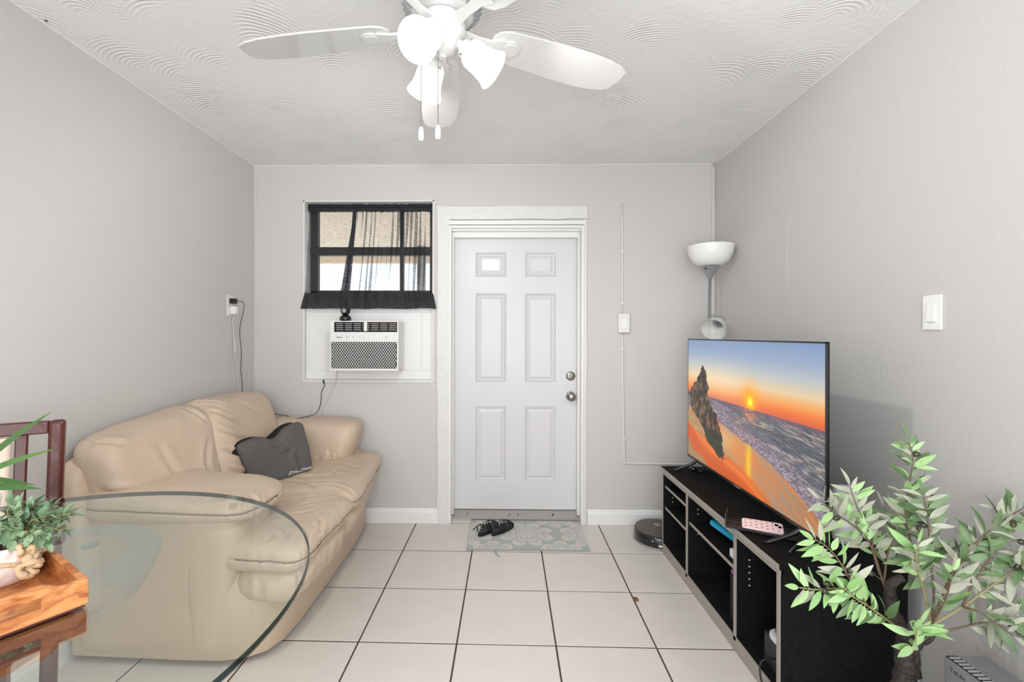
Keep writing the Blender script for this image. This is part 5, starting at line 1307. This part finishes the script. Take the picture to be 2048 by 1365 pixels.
MB().lathe([(0.001, 0.012), (0.014, 0.012), (0.014, 0.0), (0.001, 0.0)], 16, T @ Matrix.Translation((0.08, 0, 0))).build('wheel', 'black_plastic', rv_)

# ------------------------------------------------------------------ door mat
def floral(U, V):
    x = U*4.0; y = V*2.35
    g = np.broadcast_to(C(172, 178, 173), U.shape+(3,)).copy(); cream = C(204, 199, 193)
    out = np.zeros(U.shape); ln = np.zeros(U.shape)
    def flower(cx, cy, R, n, ph):
        nonlocal out, ln
        dx, dy = x-cx, y-cy; r = np.hypot(dx, dy); a = np.arctan2(dy, dx)+ph
        k = np.abs(np.cos(a*n/2)); pet = R*(0.55+0.45*k**0.6)
        ins = r < pet; out = np.where(ins, 1, out)
        st = np.abs(np.sin(a*n/2))**0.5
        l2 = (np.abs(r-pet*0.70) < R*0.035) | (np.abs(r-pet*0.42) < R*0.03) | ((st < 0.25) & (r < pet*0.6)) | ((k < 0.22) & ins) | ((np.abs(k-0.75) < 0.05) & (r > pet*0.3) & (r < pet*0.72))
        ln = np.where(ins, l2, ln)
    for cx, cy in ((2.0, 1.15), (-0.1, 1.15), (4.1, 1.15)): flower(cx, cy, 0.98, 8, 0.39)
    for cx, cy in ((0.85, 2.42), (3.1, 2.42), (0.85, -0.1), (3.1, -0.1)): flower(cx, cy, 0.72, 6, 0.52)
    n_ = 0.06*(fbm(U*160, V*90, 5, 2)-0.4)
    col = mixc(g, np.broadcast_to(cream, g.shape), out)
    col = mixc(col, np.broadcast_to(C(172, 179, 175), g.shape), ln*0.9)
    return np.clip(col+n_[..., None], 0, 1)
mt = empty('door_mat', (0.16, 3.16, 0), 'pale cream and sage floral door mat on the tiles before the door', 'mat')
MB().box(-0.228, 0.556, 2.938, 3.400, 0.0003, 0.009).build('backing', 'thread_green', mt, bevel=0.003)
painted_grid('pile', 300, 170, (-0.226, 3.398, 0.0098), (0.780, 0, 0), (0, -0.458, 0), floral, 'mat_print', mt)
MB().tube(smooth_path([(-0.045, 2.94, 0.006), (-0.040, 2.90, 0.004), (-0.028, 2.875, 0.003), (-0.012, 2.855, 0.003)], 5), 0.0032, 6).build('loose_thread', 'thread_green', mt, smooth=True)

# ------------------------------------------------------------------ sandals
def sandal(name, x, y, rot, label, side):
    z0 = 0.0105
    r = empty(name, (x, y, z0), label, 'sandal', 'pair of black sandals')
    M = Matrix.Translation((x, y, z0)) @ Matrix.Rotation(rot, 4, 'Z')
    def outline(k=1.0):
        P = []
        for i in range(28):
            t = 2*PI*i/28; u = math.cos(t); v = math.sin(t)
            w = 0.040+0.009*u-0.004*math.cos(2*t)
            P.append((0.118*u*k, (w*v + 0.006*side*u*u)*k))
        return P
    MB().prism(outline(), 0.0, 0.020, M).build('sole', 'sandal_black', r, bevel=0.003)
    MB().prism(outline(0.93), 0.020, 0.0235, M).build('footbed', 'sandal_black', r, bevel=0.001)
    def strap(x0, x1, h, wd, lean=0.0):
        mb = MB(); n_ = 14; P = []
        for i in range(n_+1):
            t = PI*i/n_; px = x0+(x1-x0)*i/n_
            P.append(M @ Vector((px+lean*math.sin(t), 0.041*math.cos(t), 0.016+h*math.sin(t)**0.8)))
        for q, p in enumerate(P):
            ax_ = (M.to_3x3() @ Vector((1, 0, 0)))*wd/2
            up = Vector((0, 0, 0.0035))
            mb.v += [tuple(p-ax_), tuple(p+ax_), tuple(p+ax_+up), tuple(p-ax_+up)]
        for q in range(n_):
            for e in range(4): mb.f.append((4*q+e, 4*q+(e+1) % 4, 4*q+4+(e+1) % 4, 4*q+4+e))
        mb.f += [(0, 1, 2, 3), (4*n_+3, 4*n_+2, 4*n_+1, 4*n_)]
        mb.build('strap', 'sandal_black', r, smooth=math.radians(40))
    strap(0.075, 0.035, 0.034, 0.016); strap(0.035, 0.070, 0.036, 0.014); strap(-0.01, 0.035, 0.048, 0.016, 0.01); strap(-0.075, -0.055, 0.060, 0.012, -0.03)
    MB().tube(smooth_path([M @ Vector(q) for q in ((-0.02, 0.040*side, 0.02), (-0.04, 0.048*side, 0.045), (-0.065, 0.060*side, 0.035), (-0.085, 0.072*side, 0.022))], 5), 0.003, 6).build('strap_end', 'sandal_black', r, smooth=True)
sandal('sandal', -0.098, 3.215, math.radians(62), 'black strappy sandal on the floral mat, the left one of the pair', 1)
sandal('sandal', -0.002, 3.225, math.radians(52), 'black strappy sandal on the floral mat, the right one of the pair', -1)
# bit of dry leaf on the tiles
tag(MB().lathe([(0.001, 0.001), (0.012, 0.0012), (0.017, 0.006), (0.012, 0.009), (0.004, 0.005)], 9, Matrix.Translation((0.69, 2.41, 0)) @ Matrix.Diagonal((0.8, 1.2, 1, 1)), cap=False).build('dry_leaf', 'dry_leaf', smooth=True), 'small curled brown leaf scrap on the floor tiles', 'debris')

# ------------------------------------------------------------------ floor lamp in the corner
LX, LY = 1.368, 3.085
lp = empty('floor_lamp', (LX, LY, 0), 'grey torchiere floor lamp with white bowl shade and side reading light in the right corner', 'lamp')
T = Matrix.Translation((LX, LY, 0)); off = lambda z: (1.955-z)*-0.018
Lm = Matrix.Shear('XY', 4, (0.018, 0.0)) if False else Matrix(((1, 0, 0.018, -0.035), (0, 1, 0, 0), (0, 0, 1, 0), (0, 0, 0, 1)))
TL = T @ Lm
MB().lathe([(0.001, 0.0), (0.118, 0.0), (0.120, 0.008), (0.110, 0.020), (0.03, 0.032), (0.014, 0.045), (0.001, 0.045)], 48, T @ Matrix.Translation((-0.035, 0, 0))).build('base', 'lamp_grey', lp, smooth=math.radians(40))
MB().lathe([(0.0095, 0.03), (0.0095, 1.76)], 16, TL).build('pole', 'lamp_grey', lp, smooth=True)
MB().lathe([(0.012, 1.742), (0.018, 1.752), (0.028, 1.775), (0.046, 1.805), (0.061, 1.824), (0.055, 1.828)], 32, TL).build('cone', 'lamp_grey', lp, smooth=math.radians(50))
MB().lathe([(0.045, 1.824), (0.080, 1.834), (0.110, 1.856), (0.130, 1.890), (0.140, 1.925), (0.143, 1.958), (0.139, 1.957), (0.136, 1.925), (0.126, 1.893), (0.106, 1.861), (0.078, 1.840), (0.001, 1.830)], 56, TL, cap=False).build('lamp_shade', 'opal_glass', lp, smooth=math.radians(60))
MB().tube([(LX-0.028, LY-0.02, 1.806), (LX-0.060, LY-0.05, 1.803)], 0.0035, 8).build('switch', 'black_plastic', lp, smooth=True)
ax = Vector((-0.62, -0.60, -0.50)).normalized(); q = ax.to_track_quat('Z', 'Y').to_matrix().to_4x4()
S0 = Vector((LX+0.030, LY-0.055, 1.455))
MS = Matrix.Translation(S0) @ q
MB().tube(smooth_path([(LX-0.008, LY, 1.50), (LX+0.03, LY-0.01, 1.495), (LX+0.05, LY-0.03, 1.475), tuple(S0-ax*0.02)], 5), 0.006, 8).build('side_arm', 'lamp_grey', lp, smooth=True)
MB().lathe([(0.001, -0.030), (0.026, -0.030), (0.030, -0.022), (0.030, 0.012), (0.001, 0.012)], 28, MS).build('socket', 'lamp_grey', lp, smooth=math.radians(40))
MB().lathe([(0.034, 0.002), (0.040, 0.014), (0.056, 0.040), (0.070, 0.075), (0.076, 0.105)], 40, MS, cap=False).build('reading_shade', 'clear_shade', lp, smooth=True)
MB().lathe([(0.032, 0.004), (0.037, 0.002), (0.041, 0.014), (0.036, 0.016)], 40, MS, cap=False).build('shade_collar', 'white_plastic', lp, smooth=True)
MB().lathe([(0.013, 0.010), (0.014, 0.024), (0.001, 0.024)], 20, MS).build('bulb_cap', 'satin_nickel', lp, smooth=math.radians(40))
MB().lathe([(0.013, 0.024), (0.018, 0.040), (0.024, 0.056), (0.022, 0.070), (0.012, 0.080), (0.001, 0.082)], 24, MS, cap=False).build('bulb', 'window_glass', lp, smooth=True)

# ------------------------------------------------------------------ ceiling fan
FX, FY, FZ = -0.190, 1.440, 2.315
fan = empty('ceiling_fan', (FX, FY, FZ), 'white ceiling fan with five blades and a lit three-lamp light kit', 'ceiling fan')
T = Matrix.Translation((FX, FY, 0))
MB().lathe([(0.001, 2.604), (0.070, 2.604), (0.072, 2.592), (0.055, 2.55), (0.03, 2.535), (0.001, 2.535)], 40, T).build('canopy', 'fan_white', fan, smooth=math.radians(40))
MB().lathe([(0.012, 2.45), (0.012, 2.56)], 16, T).build('downrod', 'fan_white', fan, smooth=True)
MB().lathe([(0.001, 2.500), (0.06, 2.498), (0.105, 2.480), (0.128, 2.450), (0.130, 2.415), (0.120, 2.385), (0.098, 2.362), (0.078, 2.352), (0.001, 2.350)], 56, T).build('motor_housing', 'fan_white', fan, smooth=math.radians(50))
sl = MB()
for i in range(30):
    a = 2*PI*i/30; Mx = T @ Matrix.Rotation(a, 4, 'Z') @ Matrix.Translation((0.1095, 0, 2.3722)) @ Matrix.Rotation(-0.80, 4, 'Y')
    sl.box(-0.018, 0.018, -0.0032, 0.0032, -0.004, 0.001, Mx)
sl.build('vent_slots', 'grey_plastic', fan)['kind'] = 'stuff'
MB().lathe([(0.052, 2.352), (0.066, 2.348), (0.072, 2.335), (0.072, 2.300), (0.064, 2.288), (0.058, 2.284), (0.056, 2.276), (0.048, 2.262), (0.032, 2.246), (0.012, 2.236), (0.010, 2.228), (0.001, 2.226)], 48, T).build('light_fitter', 'fan_white', fan, smooth=math.radians(35))
def blade_mesh():
    out = [(0.165, 0.030), (0.180, 0.052), (0.21, 0.064), (0.30, 0.071), (0.42, 0.079), (0.52, 0.080), (0.60, 0.076), (0.655, 0.066), (0.690, 0.048)]
    poly = [(x, -y) for x, y in out]+[(0.694, 0.0)]+[(x-0.010*(i > 5), y) for i, (x, y) in reversed(list(enumerate(out)))]
    mb = MB().prism(poly, -0.003, 0.003)
    me = bpy.data.meshes.new('blade'); me.from_pydata(mb.v, [], mb.f); me.update()
    bm = bmesh.new(); bm.from_mesh(me); bmesh.ops.recalc_face_normals(bm, faces=bm.faces); bm.to_mesh(me); bm.free()
    me.materials.append(MATS['fan_white']); return me
def iron_mesh():
    mb = MB()
    for x0, x1, w0, w1 in ((0.07, 0.12, 0.020, 0.013), (0.12, 0.17, 0.013, 0.016), (0.17, 0.205, 0.016, 0.032)):
        mb.prism([(x0, -w0), (x1, -w1), (x1, w1), (x0, w0)], -0.010, -0.003)
    mb.prism([(0.235+0.036*math.cos(t), 0.034*math.sin(t)) for t in [2*PI*i/28 for i in range(28)]], -0.0085, -0.003)
    mb.prism([(0.235+0.028*math.cos(t), 0.026*math.sin(t)) for t in [2*PI*i/28 for i in range(28)]], -0.0115, -0.0085)
    me = bpy.data.meshes.new('blade_iron'); me.from_pydata(mb.v, [], mb.f); me.update(); me.materials.append(MATS['fan_white']); return me
bm_, im_ = blade_mesh(), iron_mesh()
for k in range(5):
    a = math.radians(26.5+72*k)
    for nm, me, pitch in (('blade', bm_, math.radians(-10)), ('blade_iron', im_, math.radians(-10))):
        o = bpy.data.objects.new(nm, me); COL.objects.link(o); o.parent = fan
        o.matrix_local = Matrix.Translation((0, 0, 0.008)) @ Matrix.Rotation(a, 4, 'Z') @ Matrix.Rotation(pitch, 4, 'X')
        if nm == 'blade':
            bv = o.modifiers.new('bevel', 'BEVEL'); bv.width = 0.0015; bv.segments = 2; bv.limit_method = 'ANGLE'
for k, az in enumerate((-108, 0, 120)):
    a = math.radians(az); dirv = Vector((math.cos(a)*0.80, math.sin(a)*0.80, -0.62)).normalized()
    o0 = Vector((FX+0.045*math.cos(a), FY+0.045*math.sin(a), 2.278)); q = dirv.to_track_quat('Z', 'Y').to_matrix().to_4x4(); Mh = Matrix.Translation(o0) @ q @ Matrix.Scale(0.88, 4)
    MB().lathe([(0.016, -0.01), (0.017, 0.02), (0.030, 0.028), (0.033, 0.034), (0.033, 0.052), (0.028, 0.054)], 28, Mh).build('lamp_holder', 'fan_white', fan, smooth=math.radians(40))
    s = MB().lathe([(0.026, 0.046), (0.040, 0.052), (0.048, 0.066), (0.050, 0.085), (0.051, 0.110), (0.057, 0.138), (0.068, 0.165), (0.066, 0.166), (0.055, 0.139), (0.048, 0.110), (0.047, 0.085), (0.044, 0.066), (0.036, 0.056)], 40, Mh, cap=False).build('glass_shade', 'lit_glass', fan, smooth=True)
    for t in (0, 2.1, 4.2): MB().tube([Mh @ Vector((0.033*math.cos(t), 0.033*math.sin(t), 0.044)), Mh @ Vector((0.041*math.cos(t), 0.041*math.sin(t), 0.044))], 0.0022, 6).build('thumb_screw', 'satin_nickel', fan)
    ld = bpy.data.lights.new('bulb_light', 'SPOT'); ld.energy = BULB; ld.shadow_soft_size = 0.024; ld.color = (1.0, 0.985, 0.965); ld.spot_size = math.radians(158); ld.spot_blend = 0.6
    lo = bpy.data.objects.new('bulb_light', ld); COL.objects.link(lo); lo.location = o0+dirv*0.125; lo.rotation_euler = dirv.to_track_quat('-Z', 'Y').to_euler()
def chain(x, y, z0, z1, nm):
    mb = MB().tube([(x, y, z0), (x, y, z1)], 0.0008, 4); k = 0; z = z0
    while z > z1:
        mb.ball((x, y, z), 0.0021, 6); z -= 0.0052
    c_ = mb.build('pull_chain', 'satin_nickel', fan); 
    MB().lathe([(0.001, 0.0), (0.006, -0.003), (0.009, -0.016), (0.0095, -0.030), (0.0085, -0.042), (0.005, -0.045), (0.001, -0.045)], 16, Matrix.Translation((x, y, z1))).build('pull_fob', 'fan_white', c_, smooth=math.radians(50))
chain(-0.196, 1.390, 2.232, 2.000, 'a'); chain(-0.250, 1.41, 2.22, 2.004, 'b')

# ------------------------------------------------------------------ air purifier
ap = empty('air_purifier', (1.375, 1.20, 0), 'grey box-shaped appliance with a slotted black grille along its top edge, bottom right', 'appliance')
ax0, ax1, ay0, ay1, az1 = 1.271, 1.388, 1.00, 1.357, 0.450
MB().box(ax0, ax1, ay0, ay1, 0.0, az1).build('body', 'appliance_grey', ap, bevel=0.004)
MB().box(ax0+0.002, ax0+0.034, ay0+0.004, ay1-0.003, az1-0.001, az1+0.0015).build('grille_recess', 'dark_hole', ap)
for k in range(26):
    y = ay1-0.010-k*0.0132
    if y < ay0+0.02: break
    MB().box(ax0+0.003, ax0+0.031, y-0.0072, y, az1+0.001, az1+0.004).build('grille_slat', 'grey_plastic', ap, bevel=0.0008)
text_mesh('ToLife', 0.017, frame((ax0-0.0004, 1.318, 0.424), (0, -1, 0), (0, 0, 1), (-1, 0, 0)), 'lettering', 'print_dark', ap)

# ------------------------------------------------------------------ olive tree
TW = {
 'limb_l': [(1.235, 1.420, 0.349), (1.230, 1.420, 0.424), (1.210, 1.430, 0.480), (1.191, 1.440, 0.540), (1.184, 1.440, 0.590), (1.189, 1.430, 0.623), (1.207, 1.420, 0.642)],
 'limb_r': [(1.230, 1.420, 0.424), (1.246, 1.410, 0.455), (1.264, 1.400, 0.479), (1.273, 1.400, 0.509)],
 't1': [(1.273, 1.400, 0.509), (1.270, 1.420, 0.605), (1.257, 1.440, 0.701), (1.242, 1.450, 0.804), (1.246, 1.450, 0.888), (1.262, 1.450, 0.981), (1.249, 1.450, 1.044)],
 't2': [(1.273, 1.400, 0.509), (1.299, 1.420, 0.590), (1.287, 1.420, 0.711), (1.281, 1.420, 0.816), (1.266, 1.420, 0.899)],
 't3': [(1.273, 1.400, 0.509), (1.323, 1.410, 0.611), (1.345, 1.380, 0.715), (1.381, 1.360, 0.790), (1.434, 1.350, 0.845), (1.479, 1.340, 0.885)],
 't4': [(1.273, 1.400, 0.509), (1.345, 1.380, 0.577), (1.403, 1.360, 0.647), (1.463, 1.350, 0.703), (1.507, 1.340, 0.737)],
 't5': [(1.255, 1.400, 0.475), (1.331, 1.380, 0.514), (1.368, 1.360, 0.541), (1.431, 1.360, 0.554), (1.505, 1.350, 0.563)],
 't6': [(1.202, 1.420, 0.481), (1.103, 1.360, 0.555), (1.032, 1.330, 0.606), (0.979, 1.310, 0.641), (0.947, 1.300, 0.670)],
 't7': [(1.032, 1.330, 0.606), (1.005, 1.340, 0.646), (0.951, 1.340, 0.648), (0.888, 1.330, 0.650), (0.837, 1.320, 0.660)],
 't8': [(1.208, 1.440, 0.502), (1.183, 1.460, 0.597), (1.160, 1.470, 0.701), (1.140, 1.470, 0.763), (1.105, 1.470, 0.841), (1.086, 1.470, 0.896)],
 't9': [(1.163, 1.450, 0.633), (1.137, 1.460, 0.729), (1.081, 1.450, 0.784), (1.022, 1.440, 0.824), (0.973, 1.440, 0.866)],
 't10': [(1.032, 1.330, 0.606), (0.976, 1.320, 0.685), (0.948, 1.320, 0.733), (0.913, 1.320, 0.775), (0.878, 1.320, 0.796)],
 't11': [(1.232, 1.420, 0.409), (1.173, 1.340, 0.491), (1.141, 1.300, 0.548), (1.140, 1.290, 0.579)],
 't12': [(1.273, 1.400, 0.509), (1.201, 1.340, 0.634), (1.158, 1.310, 0.706), (1.141, 1.300, 0.752), (1.136, 1.290, 0.798)],
 't13': [(1.345, 1.380, 0.577), (1.362, 1.350, 0.580), (1.389, 1.330, 0.560), (1.424, 1.320, 0.533)],
 't14': [(1.183, 1.460, 0.597), (1.210, 1.480, 0.681), (1.242, 1.490, 0.756), (1.218, 1.500, 0.823)],
 't15': [(1.323, 1.410, 0.611), (1.364, 1.430, 0.661), (1.403, 1.440, 0.710), (1.440, 1.440, 0.748)],
 't16': [(1.345, 1.380, 0.577), (1.363, 1.370, 0.648), (1.396, 1.360, 0.719), (1.424, 1.360, 0.755)],
 't17': [(1.273, 1.400, 0.509), (1.269, 1.360, 0.595), (1.261, 1.330, 0.668), (1.259, 1.320, 0.716)],
}
tr = empty('olive_tree', (1.235, 1.44, 0), 'artificial olive tree with grey-green leaves and dark olives in front of the console end', 'tree')
MB().lathe([(0.001, 0), (0.075, 0), (0.090, 0.05), (0.104, 0.16), (0.098, 0.165), (0.090, 0.15), (0.001, 0.15)], 32, Matrix.Translation((1.235, 1.47, 0))).build('pot', 'appliance_dark', tr, smooth=math.radians(40))
MB().lathe([(0.001, 0.152), (0.091, 0.152)], 24, Matrix.Translation((1.235, 1.47, 0)), cap=False).build('soil', 'soil', tr)
def barkify(P, R, seed):
    Q = []; rr = []
    for i, p in enumerate(P):
        Q.append(p+Vector((noise.noise(p*30+Vector((seed, 0, 0))), noise.noise(p*30+Vector((0, seed, 0))), 0))*0.004); rr.append(R[i]*(1+0.22*noise.noise(p*50+Vector((0, 0, seed)))))
    return MB().tube(Q, rr, 14)
P = smooth_path([(1.235, 1.47, 0.14), (1.228, 1.455, 0.24), (1.221, 1.43, 0.33), (1.214, 1.42, 0.40), (1.213, 1.42, 0.45)], 8)
barkify(P, [0.030-0.006*i/len(P) for i in range(len(P))], 1).build('trunk', 'bark', tr, smooth=True)
P = smooth_path(TW['limb_l'], 6); barkify(P, [0.021-0.010*i/len(P) for i in range(len(P))], 2).build('branch', 'bark', tr, smooth=True)
P = smooth_path(TW['limb_r'], 6); barkify(P, [0.018-0.006*i/len(P) for i in range(len(P))], 3).build('branch', 'bark', tr, smooth=True)
lm = {'b': [leaf_mesh('leaf', 0.072, 0.022, 'leaf_bright', 0.12, 0.3, 7, petiole=0.08), leaf_mesh('leaf', 0.066, 0.021, 'leaf_bright', -0.1, 0.25, 7, petiole=0.08)],
      'd': [leaf_mesh('leaf', 0.074, 0.020, 'leaf_dusty', 0.18, 0.3, 7, petiole=0.08), leaf_mesh('leaf', 0.068, 0.018, 'leaf_dusty', -0.05, 0.2, 7, petiole=0.08)],
      'g': [leaf_mesh('leaf', 0.078, 0.021, 'leaf_deep', 0.15, 0.3, 7, petiole=0.08), leaf_mesh('leaf', 0.070, 0.020, 'leaf_deep', 0.3, 0.25, 7, petiole=0.08)]}
kinds = {'t1': 'ggdb', 't2': 'ggdd', 't3': 'ggd', 't4': 'gdd', 't5': 'ddg', 't6': 'bbg', 't7': 'bdb', 't8': 'ddb', 't9': 'dbd', 't10': 'bbd', 't11': 'b', 't12': 'bdg', 't13': 'dgd', 't14': 'ddg', 't15': 'dgd', 't16': 'gdg', 't17': 'dgb'}
RT = random.Random(21)
for nm, pts in TW.items():
    if nm.startswith('limb'): continue
    P = smooth_path(pts, 6); L = sum((P[i+1]-P[i]).length for i in range(len(P)-1))
    MB().tube(P, [0.0034-0.0020*i/len(P) for i in range(len(P))], 7).build('twig', 'twig' if nm in ('t6', 't7', 't4', 't11', 't12') else 'twig_brown', tr, smooth=True)
    nl = max(3, int(L/0.0225)); ks = kinds[nm]
    st0 = 0.38 if nm in ('t1', 't2', 't3', 't4', 't5', 't13', 't8', 't12') else 0.2
    for q in range(nl):
        t = st0+(1-st0)*(q+0.5)/nl; i = min(len(P)-2, int(t*(len(P)-1))); p = P[i]; tg = (P[i+1]-P[i]).normalized()
        side = tg.cross(Vector((0, -1, 0.15))).normalized()
        for s in (-1, 1):
            if RT.random() < 0.04: continue
            dd = tg*RT.uniform(0.35, 0.95)+side*s*RT.uniform(0.6, 1.0)+Vector((0, RT.uniform(-0.7, 0.4), RT.uniform(-0.35, 0.35)))
            up = Vector((RT.uniform(-0.8, 0.8), -0.7, RT.uniform(-0.2, 1.0)))
            if (p+dd.normalized()*0.08).x > XR-0.01: dd.x = -abs(dd.x)*0.3
            put_leaf(RT.choice(lm[RT.choice(ks)]), tr, p, dd, up, RT.uniform(0.80, 1.18)*(0.8 if t > 0.9 else 1))
    if P[-1].x < XR-0.06: put_leaf(RT.choice(lm[ks[0]]), tr, P[-1], P[-1]-P[-3], Vector((0.2, -0.8, 0.4)), 0.85)
OLIVES = [(1.271, 1.450, 1.005), (1.287, 1.450, 0.970), (1.016, 1.430, 0.814), (1.246, 1.410, 0.794), (1.274, 1.430, 0.797), (1.203, 1.330, 0.785), (1.094, 1.400, 0.663), (0.973, 1.320, 0.713), (0.920, 1.330, 0.667), (1.446, 1.340, 0.838), (1.460, 1.330, 0.790), (1.457, 1.340, 0.716), (0.916, 1.330, 0.645)]
for p in OLIVES:
    a = Vector((RT.uniform(-1, 1), RT.uniform(-.5, .5), RT.uniform(-0.6, 0.6)))
    q = a.to_track_quat('Z', 'Y').to_matrix().to_4x4()
    o_ = MB().lathe([(0.0005, -0.012), (0.005, -0.010), (0.0078, -0.004), (0.0082, 0.002), (0.006, 0.009), (0.0005, 0.012)], 14, Matrix.Translation(p) @ q, cap=False).build('olive', 'olive', tr, smooth=True)
    MB().tube([Vector(p)+a.normalized()*-0.011, Vector(p)+a.normalized()*-0.026+Vector((0, 0, -0.006))], 0.001, 5).build('olive_stem', 'twig_brown', o_)
# past 300 leaves, those that show smallest become one part
lv_ = [o for o in tr.children if o.name.startswith('leaf')]
lv_.sort(key=lambda o: -(o.matrix_basis.to_scale().x/((o.matrix_basis.translation+WORG[tr.name])-Vector((0, 0, 1.37))).length))
if len(lv_) > 300:
    vs, fs, mi, names = [], [], [], []
    for o in lv_[300:]:
        nm = o.data.materials[0].name
        if nm not in names: names.append(nm)
        k = len(vs); vs += [tuple(o.matrix_basis @ v.co) for v in o.data.vertices]
        for f in o.data.polygons: fs.append(tuple(i+k for i in f.vertices)); mi.append(names.index(nm))
        bpy.data.objects.remove(o)
    me = bpy.data.meshes.new('small_leaves'); me.from_pydata(vs, [], fs); me.update()
    for nm in names: me.materials.append(MATS[nm])
    me.polygons.foreach_set('material_index', mi); me.polygons.foreach_set('use_smooth', [True]*len(fs))
    o = bpy.data.objects.new('small_leaves', me); COL.objects.link(o); o.parent = tr; o['kind'] = 'stuff'
